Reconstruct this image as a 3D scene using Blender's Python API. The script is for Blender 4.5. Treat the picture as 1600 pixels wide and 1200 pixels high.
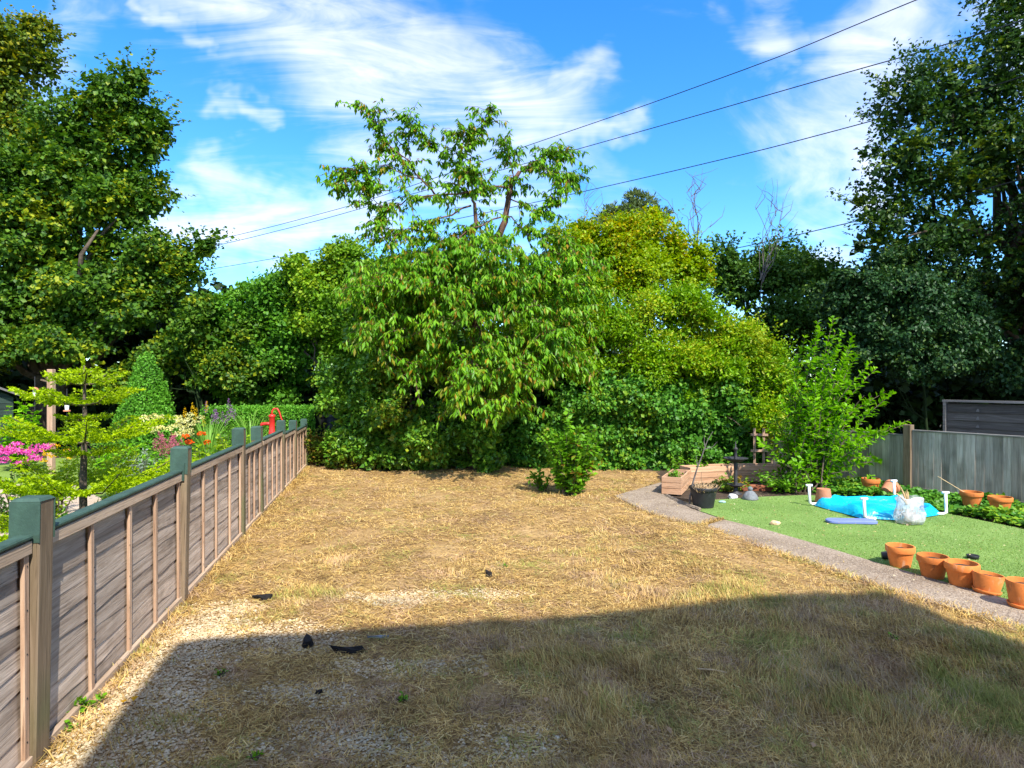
import bpy, bmesh, math, random
import numpy as np
from mathutils import Vector, Matrix

for o in list(bpy.data.objects): bpy.data.objects.remove(o)
S = bpy.context.scene
COL = S.collection
R = math.radians
CAMZ, FPX = 1.5, 1000.0          # camera height (m), focal length in photo pixels (1600 wide)

# ------------------------------------------------------------------ camera
cd = bpy.data.cameras.new('camera'); cam = bpy.data.objects.new('camera', cd); COL.objects.link(cam)
cam.location = (0, 0, CAMZ); cam.rotation_euler = (R(90), 0, 0)
cd.sensor_width = 36; cd.lens = 36*FPX/1600; cd.clip_start = .05; cd.clip_end = 1500
S.camera = cam

# ------------------------------------------------------------------ light
SUN_A, SUN_E = R(28), R(48)      # sun stands to the right and behind the camera
sdir = Vector((math.sin(SUN_A)*math.cos(SUN_E), -math.cos(SUN_A)*math.cos(SUN_E), math.sin(SUN_E)))
sl = bpy.data.lights.new('sun', 'SUN'); sl.energy = 2.95; sl.angle = R(.7); sl.color = (1, .95, .86)
so = bpy.data.objects.new('sun', sl); COL.objects.link(so); so.location = sdir*40
so.rotation_euler = sdir.to_track_quat('Z', 'Y').to_euler()
S.view_settings.view_transform = 'Standard'; S.view_settings.look = 'None'
S.view_settings.gamma = 1; S.view_settings.exposure = 1.55
S.view_settings.use_curve_mapping = False
S.cycles.max_bounces = 5; S.cycles.diffuse_bounces = 3; S.cycles.glossy_bounces = 2
S.cycles.transmission_bounces = 4; S.cycles.transparent_max_bounces = 8
S.cycles.caustics_reflective = False; S.cycles.caustics_refractive = False

class NT:
    """small helper to write node trees"""
    def __init__(s, tree): s.t = tree; s.n = tree.nodes; s.l = tree.links
    def node(s, typ, **kw):
        n = s.n.new(typ)
        for k, v in kw.items():
            if k.startswith('i_'):
                key = k[2:]; key = int(key) if key.isdigit() else key.replace('_', ' ')
                s.put(n.inputs[key], v)
            else: setattr(n, k, v)
        return n
    def put(s, sock, v):
        if hasattr(v, 'links') or isinstance(v, bpy.types.NodeSocket): s.l.new(v, sock)
        else:
            if isinstance(v, (tuple, list)) and sock.type == 'RGBA' and len(v) == 3: v = (*v, 1)
            sock.default_value = v
    def m(s, op, a, b=None, c=None, clamp=False):
        n = s.n.new('ShaderNodeMath'); n.operation = op; n.use_clamp = clamp
        for i, v in enumerate((a, b, c)):
            if v is not None: s.put(n.inputs[i], v)
        return n.outputs[0]
    def mr(s, v, a, b, c=0., d=1., smooth=True):
        n = s.n.new('ShaderNodeMapRange'); n.interpolation_type = 'SMOOTHSTEP' if smooth else 'LINEAR'
        for i, x in enumerate((v, a, b, c, d)): s.put(n.inputs[i], x)
        return n.outputs[0]
    def mix(s, f, a, b, mode='MIX'):
        n = s.n.new('ShaderNodeMix'); n.data_type = 'RGBA'; n.blend_type = mode
        s.put(n.inputs[0], f); s.put(n.inputs[6], a); s.put(n.inputs[7], b)
        return n.outputs[2]
    def noise(s, vec, scale, detail=4., rough=.5, dist=0.):
        n = s.n.new('ShaderNodeTexNoise')
        if vec is not None: s.l.new(vec, n.inputs['Vector'])
        n.inputs['Scale'].default_value = scale; n.inputs['Detail'].default_value = detail
        n.inputs['Roughness'].default_value = rough; n.inputs['Distortion'].default_value = dist
        return n
    def ramp(s, f, stops, interp='LINEAR'):
        n = s.n.new('ShaderNodeValToRGB'); s.l.new(f, n.inputs[0]); n.color_ramp.interpolation = interp
        e = n.color_ramp.elements
        while len(e) < len(stops): e.new(1)
        for i, (p, c) in enumerate(stops): e[i].position = p; e[i].color = (*c, 1)
        return n.outputs[0]
    def mapping(s, vec, scale=(1, 1, 1), rot=(0, 0, 0), loc=(0, 0, 0)):
        n = s.n.new('ShaderNodeMapping'); s.l.new(vec, n.inputs[0])
        n.inputs[1].default_value = loc; n.inputs[2].default_value = rot; n.inputs[3].default_value = scale
        return n.outputs[0]

# ------------------------------------------------------------------ world: Nishita sky with cirrus
W = bpy.data.worlds.new('World'); S.world = W; W.use_nodes = True
W.cycles.sampling_method = 'MANUAL'; W.cycles.sample_map_resolution = 256
w = NT(W.node_tree); w.n.clear()
sky = w.node('ShaderNodeTexSky', sky_type='NISHITA', sun_disc=False)
sky.sun_elevation = SUN_E; sky.sun_rotation = math.pi - SUN_A
sky.air_density = 1.0; sky.dust_density = .3; sky.ozone_density = 2.2
tc = w.node('ShaderNodeTexCoord')
dirv = tc.outputs['Generated']
sp = w.node('ShaderNodeSeparateXYZ', i_0=dirv)
yy = w.m('MAXIMUM', sp.outputs[1], .2)
u0 = w.m('DIVIDE', sp.outputs[0], yy); v0 = w.m('DIVIDE', sp.outputs[2], yy)
uv = w.node('ShaderNodeCombineXYZ', i_0=u0, i_1=v0).outputs[0]
wn = w.noise(uv, 2.6, 5, .62)
wv = w.node('ShaderNodeSeparateColor', i_0=wn.outputs['Color'])
u = w.m('ADD', u0, w.m('MULTIPLY', w.m('SUBTRACT', wv.outputs[0], .5), .34))
v = w.m('ADD', v0, w.m('MULTIPLY', w.m('SUBTRACT', wv.outputs[1], .5), .34))
def seg(a, b, r, k):
    ax, ay = (a[0]-800)/1000, (600-a[1])/1000; bx, by = (b[0]-800)/1000, (600-b[1])/1000
    dx, dy = bx-ax, by-ay; ll = dx*dx+dy*dy
    pu, pv = w.m('SUBTRACT', u, ax), w.m('SUBTRACT', v, ay)
    h = w.m('DIVIDE', w.m('ADD', w.m('MULTIPLY', pu, dx), w.m('MULTIPLY', pv, dy)), ll, clamp=True)
    eu, ev = w.m('SUBTRACT', pu, w.m('MULTIPLY', h, dx)), w.m('SUBTRACT', pv, w.m('MULTIPLY', h, dy))
    d = w.m('SQRT', w.m('ADD', w.m('MULTIPLY', eu, eu), w.m('MULTIPLY', ev, ev)))
    return w.m('MULTIPLY', w.mr(d, r*1.55/1000, 0.), k)
SEGS = [((300, -20), (600, 170), 130, 1), ((430, -30), (700, 150), 140, .95), ((640, 70), (850, 200), 110, 1),
        ((835, 185), (935, 85), 40, .85), ((740, 20), (860, 140), 85, .62), ((280, 335), (570, 355), 62, 1.05),
        ((330, 250), (415, 320), 45, .9), ((330, 175), (405, 215), 26, .8), ((200, 20), (290, 100), 22, .75),
        ((580, 250), (830, 290), 110, .85), ((1150, -10), (1190, 90), 50, .8), ((1430, -10), (1290, 190), 130, 1),
        ((1300, 110), (1335, 330), 85, .95), ((1290, 390), (1320, 430), 60, .8), ((880, 245), (1020, 205), 28, .85),
        ((60, 140), (130, 40), 60, .6), ((-300, 60), (90, 260), 110, .8), ((1650, 60), (1950, 300), 170, .9),
        ((930, 270), (980, 310), 50, .6)]
D = None
for sgm in SEGS:
    x = seg(*sgm); D = x if D is None else w.m('MAXIMUM', D, x)
st1 = w.noise(w.mapping(uv, (2.4, 12, 1), (0, 0, R(34))), 1., 8, .6, 1.6).outputs[0]
st2 = w.noise(w.mapping(uv, (2.4, 9, 1), (0, 0, R(-58))), 1., 8, .6, 1.6).outputs[0]
stk = w.node('ShaderNodeMix', data_type='FLOAT', i_0=w.mr(u0, .0, .25), i_2=st1, i_3=st2).outputs[0]
fl = w.noise(w.mapping(dirv, (5, 5, 9)), 1., 5, .6, .4).outputs[0]
# unseen cloud added outside the picture, thickened to whiten the light in shade
rest = w.m('MAXIMUM', w.mr(v0, .62, .8), w.mr(w.m('ABSOLUTE', u0), .85, 1.05))
D = w.m('MAXIMUM', D, w.m('MULTIPLY', rest, w.mr(w.noise(dirv, 2.4, 5, .6, .5).outputs[0], .36, .56)))
cl = w.m('ADD', w.m('MULTIPLY', D, .58), w.m('ADD', w.m('MULTIPLY', stk, 1.15), w.m('MULTIPLY', fl, .3)))
cl = w.m('MULTIPLY', w.mr(cl, .82, 1.74), .95)
hs = w.node('ShaderNodeHueSaturation', i_Saturation=1.36, i_Value=.70, i_Color=sky.outputs[0])
skc = w.mix(1., hs.outputs[0], (.8, .99, 1.18), 'MULTIPLY')
cc = w.mix(cl, skc, (3.2, 3.2, 3.25))
bg = w.node('ShaderNodeBackground', i_Color=cc, i_Strength=.15)
out = w.node('ShaderNodeOutputWorld', i_Surface=bg.outputs[0])

# ------------------------------------------------------------------ builders
def at(px, py, Y): return Vector(((px-800)/FPX*Y, Y, CAMZ-(py-600)/FPX*Y))
def gnd(px, py):
    Y = CAMZ*FPX/(py-600); return Vector(((px-800)/FPX*Y, Y, 0))
def tag(o, label=None, cat=None, group=None, kind=None):
    if label: o['label'] = label
    if cat: o['category'] = cat
    if group: o['group'] = group
    if kind: o['kind'] = kind
    return o
def empty(name, loc, rz=0., label=None, cat=None, group=None):
    o = bpy.data.objects.new(name, None); COL.objects.link(o); o.location = loc; o.rotation_euler.z = rz
    o.empty_display_size = .1
    return tag(o, label, cat, group)
def link(name, me, mat=None, parent=None, world=True):
    o = bpy.data.objects.new(name, me); COL.objects.link(o)
    if mat and not me.materials: me.materials.append(mat)
    if parent:
        o.parent = parent
        if world:      # mesh was written in world coordinates: undo the parent's placement
            pm = Matrix.LocRotScale(parent.location, parent.rotation_euler, parent.scale)
            o.matrix_parent_inverse = pm.inverted()
    return o
def npmesh(name, V, F, mat, parent=None, smooth=False):
    V = np.asarray(V, np.float32); F = np.asarray(F, np.int32); k = F.shape[1]
    me = bpy.data.meshes.new(name)
    me.vertices.add(len(V)); me.vertices.foreach_set('co', V.ravel())
    me.loops.add(F.size); me.loops.foreach_set('vertex_index', F.ravel())
    me.polygons.add(len(F)); me.polygons.foreach_set('loop_start', np.arange(0, F.size, k, dtype=np.int32))
    if smooth: me.polygons.foreach_set('use_smooth', np.ones(len(F), bool))
    me.update(calc_edges=True)
    return link(name, me, mat, parent)
class MB:
    def __init__(s): s.v = []; s.f = []
    def add(s, vs, fs):
        b = len(s.v); s.v += [tuple(x) for x in vs]; s.f += [tuple(i+b for i in f) for f in fs]; return s
    def box(s, c, d, M=None):
        vs = [Vector((sx*d[0]/2, sy*d[1]/2, sz*d[2]/2)) for sx in (-1, 1) for sy in (-1, 1) for sz in (-1, 1)]
        if M is not None: vs = [M @ q for q in vs]
        c = Vector(c)
        return s.add([q+c for q in vs], [(0,1,3,2),(4,6,7,5),(0,4,5,1),(2,3,7,6),(0,2,6,4),(1,5,7,3)])
    def tube(s, pts, rad, n=6, cap=True):
        pts = [Vector(p) for p in pts]; rad = rad if hasattr(rad, '__len__') else [rad]*len(pts)
        vs = []; fs = []; k = len(pts); side = None
        for i, p in enumerate(pts):
            d = (pts[min(i+1, k-1)]-pts[max(i-1, 0)]).normalized()
            if side is None:
                side = d.cross(Vector((0, 0, 1)));
                if side.length < .05: side = d.cross(Vector((1, 0, 0)))
            side = (side - d*side.dot(d)).normalized(); up = side.cross(d)
            for j in range(n):
                a = 2*math.pi*j/n; vs.append(p+(side*math.cos(a)+up*math.sin(a))*rad[i])
        for i in range(k-1):
            for j in range(n): fs.append((i*n+j, i*n+(j+1)%n, (i+1)*n+(j+1)%n, (i+1)*n+j))
        if cap: fs += [tuple(range(n))[::-1], tuple(range((k-1)*n, k*n))]
        return s.add(vs, fs)
    def lathe(s, prof, n=24, c=(0, 0, 0), M=None):
        c = Vector(c); vs = []; fs = []
        for r, z in prof:
            for j in range(n):
                a = 2*math.pi*j/n; q = Vector((r*math.cos(a), r*math.sin(a), z))
                vs.append((M @ q if M is not None else q)+c)
        for i in range(len(prof)-1):
            for j in range(n): fs.append((i*n+j, i*n+(j+1)%n, (i+1)*n+(j+1)%n, (i+1)*n+j))
        return s.add(vs, fs)
    def poly(s, pts, z0, z1):
        n = len(pts); vs = [(x, y, z1) for x, y in pts]+[(x, y, z0) for x, y in pts]
        return s.add(vs, [tuple(range(n)), tuple(range(n, 2*n))[::-1]]+[(i, i+n, (i+1)%n+n, (i+1)%n) for i in range(n)])
    def build(s, name, mat, parent=None, smooth=False, world=True, bevel=0):
        me = bpy.data.meshes.new(name); me.from_pydata(s.v, [], s.f); me.update()
        if smooth:
            for p in me.polygons: p.use_smooth = True
        o = link(name, me, mat, parent, world)
        if bevel:
            b = o.modifiers.new('bevel', 'BEVEL'); b.width = bevel; b.segments = 1; b.limit_method = 'ANGLE'
        return o
def nrm(a): return a/np.maximum(np.linalg.norm(a, axis=1, keepdims=True), 1e-6)
def rnd_dirs(rng, n): return nrm(rng.normal(size=(n, 3)))
def leafgeo(P, Dr, Nh, L, Wd, fold=.12, blunt=.5):
    """folded kite leaves: P base points, Dr axis, Nh approximate normal"""
    n = len(P); Dr = nrm(Dr); Sd = nrm(np.cross(Dr, Nh)); Nn = np.cross(Sd, Dr)
    L = np.broadcast_to(np.asarray(L, float).reshape(-1, 1), (n, 1)); Wd = np.broadcast_to(np.asarray(Wd, float).reshape(-1, 1), (n, 1))
    mid = P+Dr*L*blunt
    V = np.empty((n, 4, 3)); V[:, 0] = P; V[:, 1] = mid+Sd*Wd*.5+Nn*Wd*fold; V[:, 2] = P+Dr*L-Nn*L*.08; V[:, 3] = mid-Sd*Wd*.5+Nn*Wd*fold
    b = np.arange(n)[:, None]*4
    F = np.concatenate([b+[0, 1, 2], b+[0, 2, 3]], 1).reshape(-1, 3)
    return V.reshape(-1, 3), F
def join(geos):
    Vs = []; Fs = []; o = 0
    for V, F in geos: Vs.append(V); Fs.append(F+o); o += len(V)
    return np.concatenate(Vs), np.concatenate(Fs)

# ------------------------------------------------------------------ materials
MATS = {}
def newmat(name):
    m = bpy.data.materials.new(name); m.use_nodes = True; t = NT(m.node_tree); t.n.clear()
    o = t.node('ShaderNodeOutputMaterial'); return m, t, o
def leafmat(name, cols, trans=.3, rough=.5, patch=.0, pcol=None, spec=.4, pscale=.8, gain=1.):
    """cols: list of base colours, picked at random per leaf; pcol: a second tint growing in patches"""
    m, t, o = newmat(name)
    g = t.node('ShaderNodeNewGeometry'); n = len(cols)
    c = t.ramp(g.outputs['Random Per Island'], [(i/(n-1) if n > 1 else 0, q) for i, q in enumerate(cols)])
    tc = t.node('ShaderNodeTexCoord').outputs['Object']
    if pcol:
        nz = t.noise(tc, pscale, 3, .6).outputs[0]
        r2 = t.m('FRACT', t.m('MULTIPLY', g.outputs['Random Per Island'], 37.7))
        f = t.mr(t.m('ADD', nz, t.m('MULTIPLY', t.m('SUBTRACT', r2, .5), .35)), .62-patch*.3, .72-patch*.1)
        c = t.mix(f, c, pcol)
    nz2 = t.noise(tc, 1.7, 2).outputs[0]
    c = t.mix(1., c, t.ramp(nz2, [(.3, (.75, .8, .75)), (.7, (1.15, 1.12, 1.0))]), 'MULTIPLY')
    c = t.node('ShaderNodeHueSaturation', i_Saturation=1.06, i_Value=1.02*gain, i_Color=c).outputs[0]
    b = t.node('ShaderNodeBsdfPrincipled', i_Base_Color=c, i_Roughness=rough)
    b.inputs['Specular IOR Level'].default_value = spec*.62
    tr = t.node('ShaderNodeBsdfTranslucent', i_Color=t.mix(1., c, (1.25, 1.25, .6), 'MULTIPLY'))
    mx = t.node('ShaderNodeMixShader', i_0=trans, i_1=b.outputs[0], i_2=tr.outputs[0])
    t.l.new(mx.outputs[0], o.inputs[0]); MATS[name] = m; return m
def plain(name, col, rough=.6, var=.25, scale=6., spec=.4, bump=.0, bscale=40., objrand=0., metal=0., col2=None):
    m, t, o = newmat(name); tc = t.node('ShaderNodeTexCoord').outputs['Object']
    nz = t.noise(tc, scale, 5, .6).outputs[0]
    c2 = col2 or tuple(x*(1-var) for x in col); c1 = col if col2 else tuple(min(1, x*(1+var)) for x in col)
    c = t.ramp(nz, [(.32, c2), (.68, c1)])
    if objrand:
        oi = t.node('ShaderNodeObjectInfo').outputs['Random']
        k = t.mr(oi, 0., 1., 1-objrand, 1+objrand, False)
        c = t.mix(1., c, t.node('ShaderNodeCombineColor', i_0=k, i_1=k, i_2=k).outputs[0], 'MULTIPLY')
    b = t.node('ShaderNodeBsdfPrincipled', i_Base_Color=c, i_Roughness=rough, i_Metallic=metal)
    b.inputs['Specular IOR Level'].default_value = spec
    if bump:
        bn = t.node('ShaderNodeBump', i_Strength=bump, i_Distance=.01, i_Height=t.noise(tc, bscale, 4, .6).outputs[0])
        t.l.new(bn.outputs[0], b.inputs['Normal'])
    t.l.new(b.outputs[0], o.inputs[0]); MATS[name] = m; return m
def woodmat(name, cols, axis=0, rough=.8, objrand=.25, grain=1., stain=None, dark=.5):
    """weathered timber, grain along the object's own x (0) or z (2)"""
    m, t, o = newmat(name); tc = t.node('ShaderNodeTexCoord').outputs['Object']
    oi = t.node('ShaderNodeObjectInfo').outputs['Random']
    off = t.node('ShaderNodeCombineXYZ', i_0=t.m('MULTIPLY', oi, 37.), i_1=t.m('MULTIPLY', oi, 91.), i_2=t.m('MULTIPLY', oi, 53.)).outputs[0]
    p = t.node('ShaderNodeVectorMath', operation='ADD', i_0=tc, i_1=off).outputs[0]
    sc = [22., 22., 22.]; sc[axis] = 1.1
    g = t.noise(t.mapping(p, tuple(sc)), 1.5*grain, 6, .68, .7).outputs[0]
    sc2 = [90., 90., 90.]; sc2[axis] = 2.5
    fgr = t.noise(t.mapping(p, tuple(sc2)), 1.5*grain, 3, .6).outputs[0]
    pt = t.noise(p, 2.6, 4, .6).outputs[0]
    c = t.ramp(g, [(.28, cols[0]), (.5, cols[1]), (.72, cols[2])])
    c = t.mix(t.mr(pt, .52, .75, 0., dark), c, tuple(x*.42 for x in cols[0]))
    if stain: c = t.mix(t.mr(t.noise(p, 1.3, 3).outputs[0], .5, .68, 0., .7), c, stain)
    c = t.mix(t.mr(fgr, .3, .42, .6, 0.), c, tuple(x*.35 for x in cols[0]))
    k = t.mr(oi, 0., 1., 1-objrand, 1+objrand, False)
    c = t.mix(1., c, t.node('ShaderNodeCombineColor', i_0=k, i_1=k, i_2=k).outputs[0], 'MULTIPLY')
    b = t.node('ShaderNodeBsdfPrincipled', i_Base_Color=c, i_Roughness=rough)
    b.inputs['Specular IOR Level'].default_value = .25
    bn = t.node('ShaderNodeBump', i_Strength=.5, i_Distance=.004, i_Height=t.m('ADD', g, fgr))
    t.l.new(bn.outputs[0], b.inputs['Normal']); t.l.new(b.outputs[0], o.inputs[0]); MATS[name] = m; return m

bark = plain('bark', (.10, .075, .055), .9, .5, 9, .2, .8, 25)
barkred = plain('cherry_bark', (.13, .07, .05), .8, .5, 9, .25, .8, 25)
twigm = plain('bare_twig', (.13, .115, .105), .85, .3, 12, .2)
blackplastic = plain('black_plastic', (.02, .021, .023), .5, .3, 9, .4)
def claymat(name, col):
    m, t, o = newmat(name); tc = t.node('ShaderNodeTexCoord').outputs['Object']; oi = t.node('ShaderNodeObjectInfo').outputs['Random']
    p = t.node('ShaderNodeVectorMath', operation='ADD', i_0=tc, i_1=t.node('ShaderNodeCombineXYZ', i_0=t.m('MULTIPLY', oi, 31.), i_1=t.m('MULTIPLY', oi, 17.), i_2=0.).outputs[0]).outputs[0]
    n1 = t.noise(p, 9, 5, .65).outputs[0]; n2 = t.noise(t.mapping(p, (1, 1, .35)), 17, 5, .65).outputs[0]; n3 = t.noise(p, 60, 3).outputs[0]
    c = t.ramp(n1, [(.3, tuple(x*.78 for x in col)), (.7, tuple(min(1, x*1.12) for x in col))])
    c = t.mix(t.mr(n2, .58, .74, 0., .55), c, (.66, .42, .28))
    c = t.mix(t.mr(n2, .42, .3, 0., .6), c, (.20, .085, .04))
    c = t.mix(t.mr(n3, .66, .75, 0., .5), c, (.12, .07, .04))
    k = t.mr(oi, 0., 1., .85, 1.12, False); c = t.mix(1., c, t.node('ShaderNodeCombineColor', i_0=k, i_1=k, i_2=k).outputs[0], 'MULTIPLY')
    b = t.node('ShaderNodeBsdfPrincipled', i_Base_Color=c, i_Roughness=.82); b.inputs['Specular IOR Level'].default_value = .25
    t.l.new(t.node('ShaderNodeBump', i_Strength=.3, i_Distance=.004, i_Height=n3).outputs[0], b.inputs['Normal']); t.l.new(b.outputs[0], o.inputs[0]); return m
terr = claymat('terracotta', (.66, .20, .045)); terrp = claymat('pale_terracotta', (.58, .23, .12))
white = plain('white_tube', (.78, .79, .8), .4, .05, 6)
redpaint = plain('red_paint', (.62, .03, .02), .4, .15, 12)
stonegrey = plain('grey_stone', (.17, .18, .19), .85, .35, 14, .3, .5, 50)
soilm = plain('soil', (.07, .05, .035), .95, .4, 25, .1, .8, 80)
wire_m = plain('black_cable', (.02, .02, .022), .6, .1, 3)
brassy = plain('pale_dry_stalk', (.55, .38, .2), .8, .25, 20)

# ------------------------------------------------------------------ ground and surfaces
FU = Vector((-.1994, .9799, 0)); FN = Vector((.9799, .1994, 0))         # left fence: along, towards our lawn
def fencept(Y): return Vector((-1.92-.2035*(Y-2.54), Y, 0))
PATH_L = [(4.6, 1.2), (3.9, 2.2), (3.42, 3.15), (3.08, 3.85), (2.73, 4.55), (2.5, 5.15), (2.26, 5.77), (1.98, 6.65)]
PATH_R = [(2.31, 6.98), (2.59, 6.47), (2.77, 6.02), (3.0, 5.36), (3.18, 4.89), (3.33, 4.55), (3.6, 4.0), (4.1, 3.1), (4.7, 2.2), (5.4, 1.2)]
SLAB2 = [(1.93, 6.7), (1.72, 6.92), (1.57, 7.32), (1.35, 8.43), (1.68, 8.87), (2.2, 9.55), (2.5, 9.3), (2.02, 8.6), (2.12, 7.56), (2.27, 7.03)]
def inpoly(P, poly):
    x, y = P[:, 0], P[:, 1]; ins = np.zeros(len(P), bool); n = len(poly)
    for i in range(n):
        x1, y1 = poly[i]; x2, y2 = poly[(i+1) % n]
        if y1 == y2: continue
        c = ((y1 > y) != (y2 > y)) & (x < (x2-x1)*(y-y1)/(y2-y1)+x1); ins ^= c
    return ins
def surf(name, pts, z, mat, kind='structure'):
    o = MB().poly(pts, z-.05, z).build(name, mat); tag(o, kind=kind); return o

def groundmat(name, cols, sc=(2.5, 60, 260), rough=.95, bump=.6):
    m, t, o = newmat(name); tc = t.node('ShaderNodeTexCoord').outputs['Object']
    a = t.noise(tc, sc[0], 5, .6).outputs[0]; b_ = t.noise(tc, sc[1], 4, .7).outputs[0]; c_ = t.noise(tc, sc[2], 2, .6).outputs[0]
    f = t.m('ADD', t.m('MULTIPLY', a, .4), t.m('ADD', t.m('MULTIPLY', b_, .4), t.m('MULTIPLY', c_, .2)))
    n = len(cols); c = t.ramp(f, [(.34+.32*i/(n-1), q) for i, q in enumerate(cols)])
    p = t.node('ShaderNodeBsdfPrincipled', i_Base_Color=c, i_Roughness=rough); p.inputs['Specular IOR Level'].default_value = .15
    bn = t.node('ShaderNodeBump', i_Strength=bump, i_Distance=.012, i_Height=t.m('ADD', b_, t.m('MULTIPLY', c_, .5)))
    t.l.new(bn.outputs[0], p.inputs['Normal']); t.l.new(p.outputs[0], o.inputs[0]); MATS[name] = m; return m
g_far = groundmat('leaf_litter', [(.03, .025, .015), (.06, .05, .03), (.09, .07, .04)], (1.5, 20, 90))
g_lawn = groundmat('dry_lawn_soil', [(.12, .07, .03), (.24, .145, .06), (.38, .245, .10), (.52, .36, .16)], (1.2, 45, 200))
g_conc, t, o_ = newmat('worn_concrete'); tc = t.node('ShaderNodeTexCoord').outputs['Object']
na = t.noise(tc, 2.2, 4, .6).outputs[0]; nb_ = t.noise(tc, 70, 3, .6).outputs[0]; vo = t.node('ShaderNodeTexVoronoi', i_Vector=tc, i_Scale=110.)
cc_ = t.ramp(t.m('ADD', t.m('MULTIPLY', na, .6), t.m('MULTIPLY', nb_, .4)), [(.36, (.18, .132, .09)), (.5, (.29, .222, .158)), (.66, (.39, .31, .23))])
sg_ = t.node('ShaderNodeSeparateColor', i_0=vo.outputs['Color'])
cc_ = t.mix(t.mr(sg_.outputs[0], .72, .8, 0., .4), cc_, (.52, .44, .35)); cc_ = t.mix(t.mr(sg_.outputs[1], .7, .8, 0., .5), cc_, (.09, .065, .045))
pb = t.node('ShaderNodeBsdfPrincipled', i_Base_Color=cc_, i_Roughness=.92); pb.inputs['Specular IOR Level'].default_value = .2
t.l.new(t.node('ShaderNodeBump', i_Strength=.8, i_Distance=.006, i_Height=t.m('ADD', nb_, vo.outputs['Distance'])).outputs[0], pb.inputs['Normal']); t.l.new(pb.outputs[0], o_.inputs[0])
g_turf = groundmat('turf_pile', [(.11, .19, .04), (.18, .29, .07), (.25, .37, .11)], (1.5, 70, 400), .8, .7)
g_nlawn = groundmat('green_lawn', [(.10, .17, .03), (.17, .26, .05), (.25, .33, .08)], (1.5, 50, 250))
g_npath = groundmat('pale_gravel', [(.35, .26, .19), (.47, .37, .28), (.55, .45, .36)], (2, 60, 260))

gr = MB().add([(-400, -400, -.03), (400, -400, -.03), (400, 400, -.03), (-400, 400, -.03)], [(0, 1, 2, 3)]).build('ground', g_far)
tag(gr, kind='structure')
lf = [fencept(y) for y in (-1, 12.2)]
LAWN = [(lf[0].x, lf[0].y), (4.8, -1)]+PATH_L+SLAB2[1:6]+[(2.4, 10.6), (1.2, 11.2), (-.6, 11.6), (lf[1].x, lf[1].y)]
from mathutils import noise as mnoise
def hgt(x, y): return max(0., .022+.05*mnoise.noise((x*.9, y*.9, 1.))+.022*mnoise.noise((x*3.7, y*3.7, 5.)))*min(1., max(0., (x+1.92+.2035*(y-2.54))/.4))
gx = np.arange(-4.6, 4.9, .075); gy = np.arange(-1., 12.3, .075); cx_, cy_ = np.meshgrid(gx+.0375, gy+.0375); ins_ = inpoly(np.stack([cx_.ravel(), cy_.ravel()], 1), LAWN).reshape(cx_.shape)
lv_ = np.array([(x, y, hgt(x, y)) for y in list(gy)+[gy[-1]+.075] for x in list(gx)+[gx[-1]+.075]]); nx_ = len(gx)+1
lf_ = np.array([(j*nx_+i, j*nx_+i+1, (j+1)*nx_+i+1, (j+1)*nx_+i) for j in range(len(gy)) for i in range(len(gx)) if ins_[j, i]])
lawn = npmesh('lawn', lv_, lf_, g_lawn, smooth=True); tag(lawn, kind='structure')
surf('lawn_base', LAWN, -.006, g_lawn)
pth = MB().poly(PATH_L+PATH_R, -.05, .025).build('path', g_conc, bevel=.008); tag(pth, kind='structure')
MB().poly(SLAB2, -.05, .032).build('slab', g_conc, pth, bevel=.008)
TURF = [(2.34, 7.0), (2.16, 7.6), (2.45, 8.15), (3.3, 8.42), (3.95, 8.55), (4.7, 8.2), (5.0, 7.3), (5.28, 6.4), (5.7, 5.4), (6.6, 3.6), (7.2, 2.0), (5.0, 2.0)]+[p for p in PATH_R[:-1]][::-1]
surf('artificial_turf', TURF, .018, g_turf)
surf('border_soil', [(2.0, 8.6), (2.4, 8.18), (3.3, 8.46), (3.95, 8.6), (4.72, 8.24), (5.05, 7.3), (5.32, 6.4), (5.75, 5.4), (6.8, 3.5), (8.6, 3.6), (4.3, 11.3), (2.2, 11.2), (1.9, 9.6)], .008, soilm)
surf('neighbour_lawn', [(lf[0].x-.1, lf[0].y), (lf[1].x-.1, lf[1].y), (-4.6, 13), (-16, 13), (-16, -1)], -.004, g_nlawn)
surf('neighbour_path', [(-3.6, 5.0), (-4.2, 6.2), (-5.2, 8.2), (-6.6, 9.6), (-9, 9.4), (-9, 8.4), (-7.2, 8.3), (-6.4, 7.2), (-5.6, 5.2)], .004, g_npath)

# ------------------------------------------------------------------ house behind the viewpoint (throws the shade on the near lawn)
brick = plain('house_brick', (.32, .17, .11), .9, .3, 8, .2, .4, 30); rooft = plain('roof_tile', (.18, .1, .07), .9, .3, 6)
glassd = plain('window_glass', (.03, .04, .05), .1, .1, 2, .6)
HC = Vector((4.83, .39, 0)); hang = math.atan(.2035); HE = 5.28; HW = 4.62
hs_ = empty('house', HC, hang+math.pi, 'brick house behind the viewpoint that shades the near lawn', 'house')
hb = MB(); hb.box((HW/2, 4.06, HE/2-.1), (HW-.5, 7.4, HE-.2)); hb.build('wall', brick, hs_, world=False)
rb = MB(); rb.add([(0, 0, HE-.1), (HW, 0, HE-.1), (HW, 8.2, HE-.1), (0, 8.2, HE-.1), (0, 0, HE), (HW, 0, HE), (HW, 8.2, HE), (0, 8.2, HE), (HW/2, 2.4, HE+1.3), (HW/2, 5.8, HE+1.3)],
       [(3, 2, 1, 0), (0, 1, 5, 4), (1, 2, 6, 5), (2, 3, 7, 6), (3, 0, 4, 7), (4, 5, 8), (5, 6, 9, 8), (6, 7, 9), (7, 4, 8, 9)])
rb.build('roof', rooft, hs_, world=False)
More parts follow.
